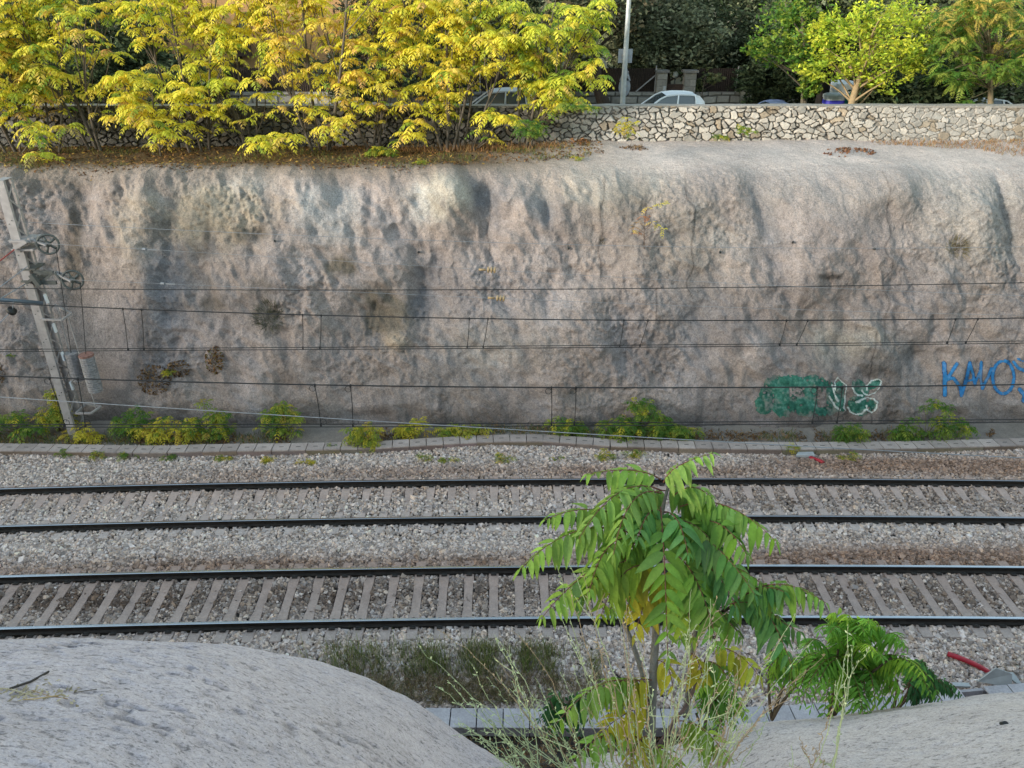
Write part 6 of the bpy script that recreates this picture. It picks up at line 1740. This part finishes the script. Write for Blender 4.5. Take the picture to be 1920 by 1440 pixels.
# ferny shrubs just beyond the crest
def ferny(label, cpx, cpy, tt, leaves, ll, pal, seed, pairs=14):
    r2 = np.random.default_rng(seed)
    b = at_t(cpx, cpy, tt)
    t = thing("ferny_shrub", label, "shrub", b)
    lf2, st2, rc2 = MB(), MB(), MB()
    root = b + Vector((0, .15, -.9))
    for _ in range(3):
        e = np.array(b) + r2.normal(0, .12, 3); branch(st2, root, e + np.array([0, 0, .25]), .02, .01, r2, n=6, sides=6, col=(.12, .09, .06))
    for (a0, a1, p, q, t1) in leaves:
        for rep_ in range(2):
            if rep_: p, q, a0 = p + r2.uniform(-22, 22), q + r2.uniform(-18, 22), a0 + r2.uniform(-15, 15)
            o = np.array(at_t(a0, a1, tt)); mid = np.array(at_t((a0 + p) / 2 + (p - a0) * .1, min(a1, q) - abs(p - a0) * .22 - 34, (tt + t1) / 2)); e = np.array(at_t(p, q, t1))
            c = pal[int(r2.integers(len(pal)))]
            n = 2 * pairs + 1
            cols = np.clip(np.array(c)[None] * (1 + r2.normal(0, .1, (n, 1))), .005, .8)
            pinnate(lf2, o, mid, e, pairs, ll * .85, ll * .27, cols, detail=4, hang=.8, rachis=rc2, r=r2, jit=.08)
    st2.build("stem", M_bark, t, smooth=True); rc2.build("leaf_stalks", M_bark, t); lf2.build("foliage", M_leaf_near, t, smooth=True)
FP = [np.array([.20, .42, .05]), np.array([.30, .48, .055]), np.array([.15, .33, .045]), np.array([.12, .28, .04])]
lv = []
rr = np.random.default_rng(81)
for tip in [(1560, 1158), (1590, 1160), (1630, 1170), (1665, 1190), (1700, 1215), (1730, 1262), (1745, 1300), (1700, 1330), (1660, 1345), (1620, 1352), (1580, 1350), (1545, 1345), (1520, 1330), (1500, 1290), (1490, 1250), (1510, 1215), (1535, 1185), (1610, 1330), (1570, 1310), (1640, 1310), (1680, 1290), (1530, 1270), (1600, 1200), (1655, 1235), (1560, 1230), (1690, 1255)]:
    lv.append((1595 + rr.uniform(-20, 20) + (tip[0] - 1595) * .15, 1262 + rr.uniform(-20, 15), tip[0], tip[1], 7.2 + rr.uniform(-.7, .2)))
ferny("bright green ferny shrub with arching leaves at the right, below the near rail", 1595, 1262, 7.3, lv, .17, FP, 82)
lv = [(1700, 1300, x, y, 7.9) for x, y in ((1745, 1270), (1775, 1295), (1800, 1312), (1760, 1318), (1720, 1325), (1735, 1255))]
ferny("blue-green ferny shrub behind the bright one, reaching the open trough", 1700, 1300, 8.0, lv, .15, [np.array([.05, .15, .05]), np.array([.06, .18, .05])], 83)
lv = [(1345, 1325, x, y, 6.5) for x, y in ((1300, 1300), (1310, 1330), (1325, 1360), (1350, 1368), (1372, 1355), (1385, 1320), (1365, 1292), (1335, 1280), (1400, 1345))]
ferny("small green ferny plant beyond the crest, right of the tree's grey stem", 1345, 1325, 6.6, lv, .13, FP[1:], 84, 11)
lv = [(1480, 1260, x, y, 8.0) for x, y in ((1440, 1240), (1435, 1268), (1450, 1290), (1480, 1300), (1500, 1275), (1465, 1228))]
ferny("low green ferny plant at the left side of the bright ferny shrub", 1480, 1260, 8.1, lv, .14, FP[:3], 85, 11)
lv = [(1060, 1345, x, y, 9.4) for x, y in ((1010, 1350), (1030, 1370), (1060, 1385), (1090, 1375), (1105, 1350), (1075, 1325), (1035, 1332))]
ferny("dark green plant in the ditch by the near trough, left of the tree", 1060, 1345, 9.5, lv, .2, [np.array([.04, .12, .04]), np.array([.05, .15, .04])], 86, 8)

# dry wispy weeds in front
def wispy(label, base, tips, seed, tt=3.3, group="dry wispy weeds in the foreground"):
    r2 = np.random.default_rng(seed)
    b = at_t(*base, tt)
    t = thing("dry_weed", label, "weed", b, group)
    tips = tips + [(x + r2.uniform(-45, 45), y + r2.uniform(-10, 90)) for x, y in tips if r2.random() < .7]
    for (px, py) in tips:
        m = MB(); sd = m
        e = np.array(at_t(px, py, tt + r2.uniform(-.35, .35))); b0 = np.array(b) + r2.normal(0, .03, 3)
        n = 16; k = np.linspace(0, 1, n)[:, None]
        mid = (b0 + e) / 2 + r2.normal(0, .05, 3) + np.array([0, 0, .03])
        P = (1 - k) ** 2 * b0 + 2 * k * (1 - k) * mid + k ** 2 * e; P[1:-1] += r2.normal(0, .004, (n - 2, 3))
        c = np.array([.38, .42, .24]) * r2.uniform(.8, 1.2) if r2.random() < .72 else np.array([.34, .25, .16])
        m.tube(P, np.linspace(.0024, .0010, n), 4, col=c, cap=False)
        for i in range(3, n):
            for _ in range(2):
                if r2.random() < .75:
                    q = P[i] + (P[i - 1] - P[i]) * r2.random(); d = norm((P[i] - P[i - 1]) / (np.linalg.norm(P[i] - P[i - 1]) + 1e-9) + r2.normal(0, .7, 3)); l = r2.uniform(.010, .026)
                    w = norm(np.cross(d, r2.normal(size=3))) * .0035
                    sd.add([q, q + d * l * .5 + w, q + d * l, q + d * l * .5 - w], [[0, 1, 2, 3]], col=c * r2.uniform(.85, 1.35))
            if r2.random() < .16 and i < n - 3:
                d = norm(P[i + 1] - P[i] + r2.normal(0, .022, 3)); q = P[i] + d * r2.uniform(.05, .18); m.tube([P[i], (P[i] + q) / 2 + r2.normal(0, .006, 3), q], [.0018, .0015, .001], 4, col=c, cap=False)
                for _ in range(4):
                    o = P[i] + (q - P[i]) * r2.random(); dd = norm(d + r2.normal(0, .6, 3)) * .014; w = norm(np.cross(dd, r2.normal(size=3))) * .003
                    sd.add([o, o + dd * .5 + w, o + dd, o + dd * .5 - w], [[0, 1, 2, 3]], col=c * 1.1)
        m.build("stem", M_dry, t)
wispy("dry weed leaning left over the ditch with brown tips", (1010, 1470), [(815, 1285), (838, 1275), (880, 1240), (900, 1370), (930, 1200), (940, 1365), (955, 1210), (860, 1350)], 91)
wispy("pale green dry weed with tall stems left of the tree", (1085, 1475), [(820, 1180), (925, 1230), (930, 1260), (958, 1180), (1003, 1270), (985, 1300), (1030, 1290), (1050, 1260), (1040, 1330)], 92)
wispy("dry weed with the tallest thin stems reaching over the lower rail", (1180, 1475), [(1043, 1060), (1065, 1055), (1092, 1070), (1150, 1130), (1166, 1160), (1120, 1200), (1076, 1250), (1140, 1260), (1105, 1330)], 93)
wispy("dense tangle of pale green stems round the tree foot", (1235, 1480), [(1178, 1140), (1223, 1290), (1254, 1190), (1290, 1180), (1308, 1170), (1345, 1120), (1365, 1190), (1370, 1260), (1260, 1300), (1200, 1330), (1150, 1340), (1330, 1330), (1190, 1240), (1290, 1380), (1100, 1400), (1420, 1290)], 94, 3.2)
wispy("dry weed right of the tree leaning towards the ferny shrub", (1330, 1480), [(1295, 1110), (1390, 1210), (1420, 1265), (1492, 1150), (1525, 1200), (1470, 1290), (1440, 1330), (1380, 1300)], 95)
wispy("thin dry stems standing alone in front of the ferny shrub", (1545, 1475), [(1590, 1170), (1588, 1220), (1525, 1400), (1500, 1380), (1560, 1330), (1600, 1210)], 96)
# twigs and straw on the left concrete
def twig(label, pts, rad, col):
    P = []
    for px, py in pts:
        p = on_bank(px, py)
        if p is not None: P.append(p + Vector((0, 0, rad + .004)))
    if len(P) < 2: return
    m = MB(); m.tube(P, rad, 5, col=col)
    tag(m.build("twig", M_bark, origin=P[0]), label, "twig", "twigs and straws on the concrete at left")
twig("dark crooked twig lying on the concrete at the left edge", [(20, 1294), (60, 1280), (92, 1262)], .006, (.05, .045, .045))
twig("long pale straw at the left edge on the concrete", [(-5, 1292), (20, 1294), (52, 1304)], .003, (.5, .42, .28))
twig("short tan straw below the dark twig", [(44, 1314), (70, 1312), (110, 1306)], .003, (.42, .30, .16))
twig("thin brown straw lying across the others on the concrete", [(60, 1296), (90, 1306), (128, 1312)], .002, (.35, .22, .12))
twig("thin dark twig right of the straws on the concrete", [(140, 1300), (160, 1297), (182, 1294)], .002, (.12, .10, .08))
m = MB()
for _ in range(90):
    p = on_bank(r.normal(75, 42), r.normal(1302, 9))
    if p is None: continue
    c = np.array(p) + np.array([0, 0, .006]); u = norm(r.normal(size=3) * np.array([1, 1, .2])) * r.uniform(.006, .02); w = norm(np.cross(u, np.array([0, 0, 1.0]))) * r.uniform(.003, .008)
    m.add([c - u, c + w, c + u, c - w], [[0, 1, 2, 3]], col=np.array([.42, .34, .22]) * r.uniform(.5, 1.3))
tag(m.build("straw_litter", M_dry), "scatter of straw bits and leaf scraps on the concrete at left", "litter", kind="stuff")
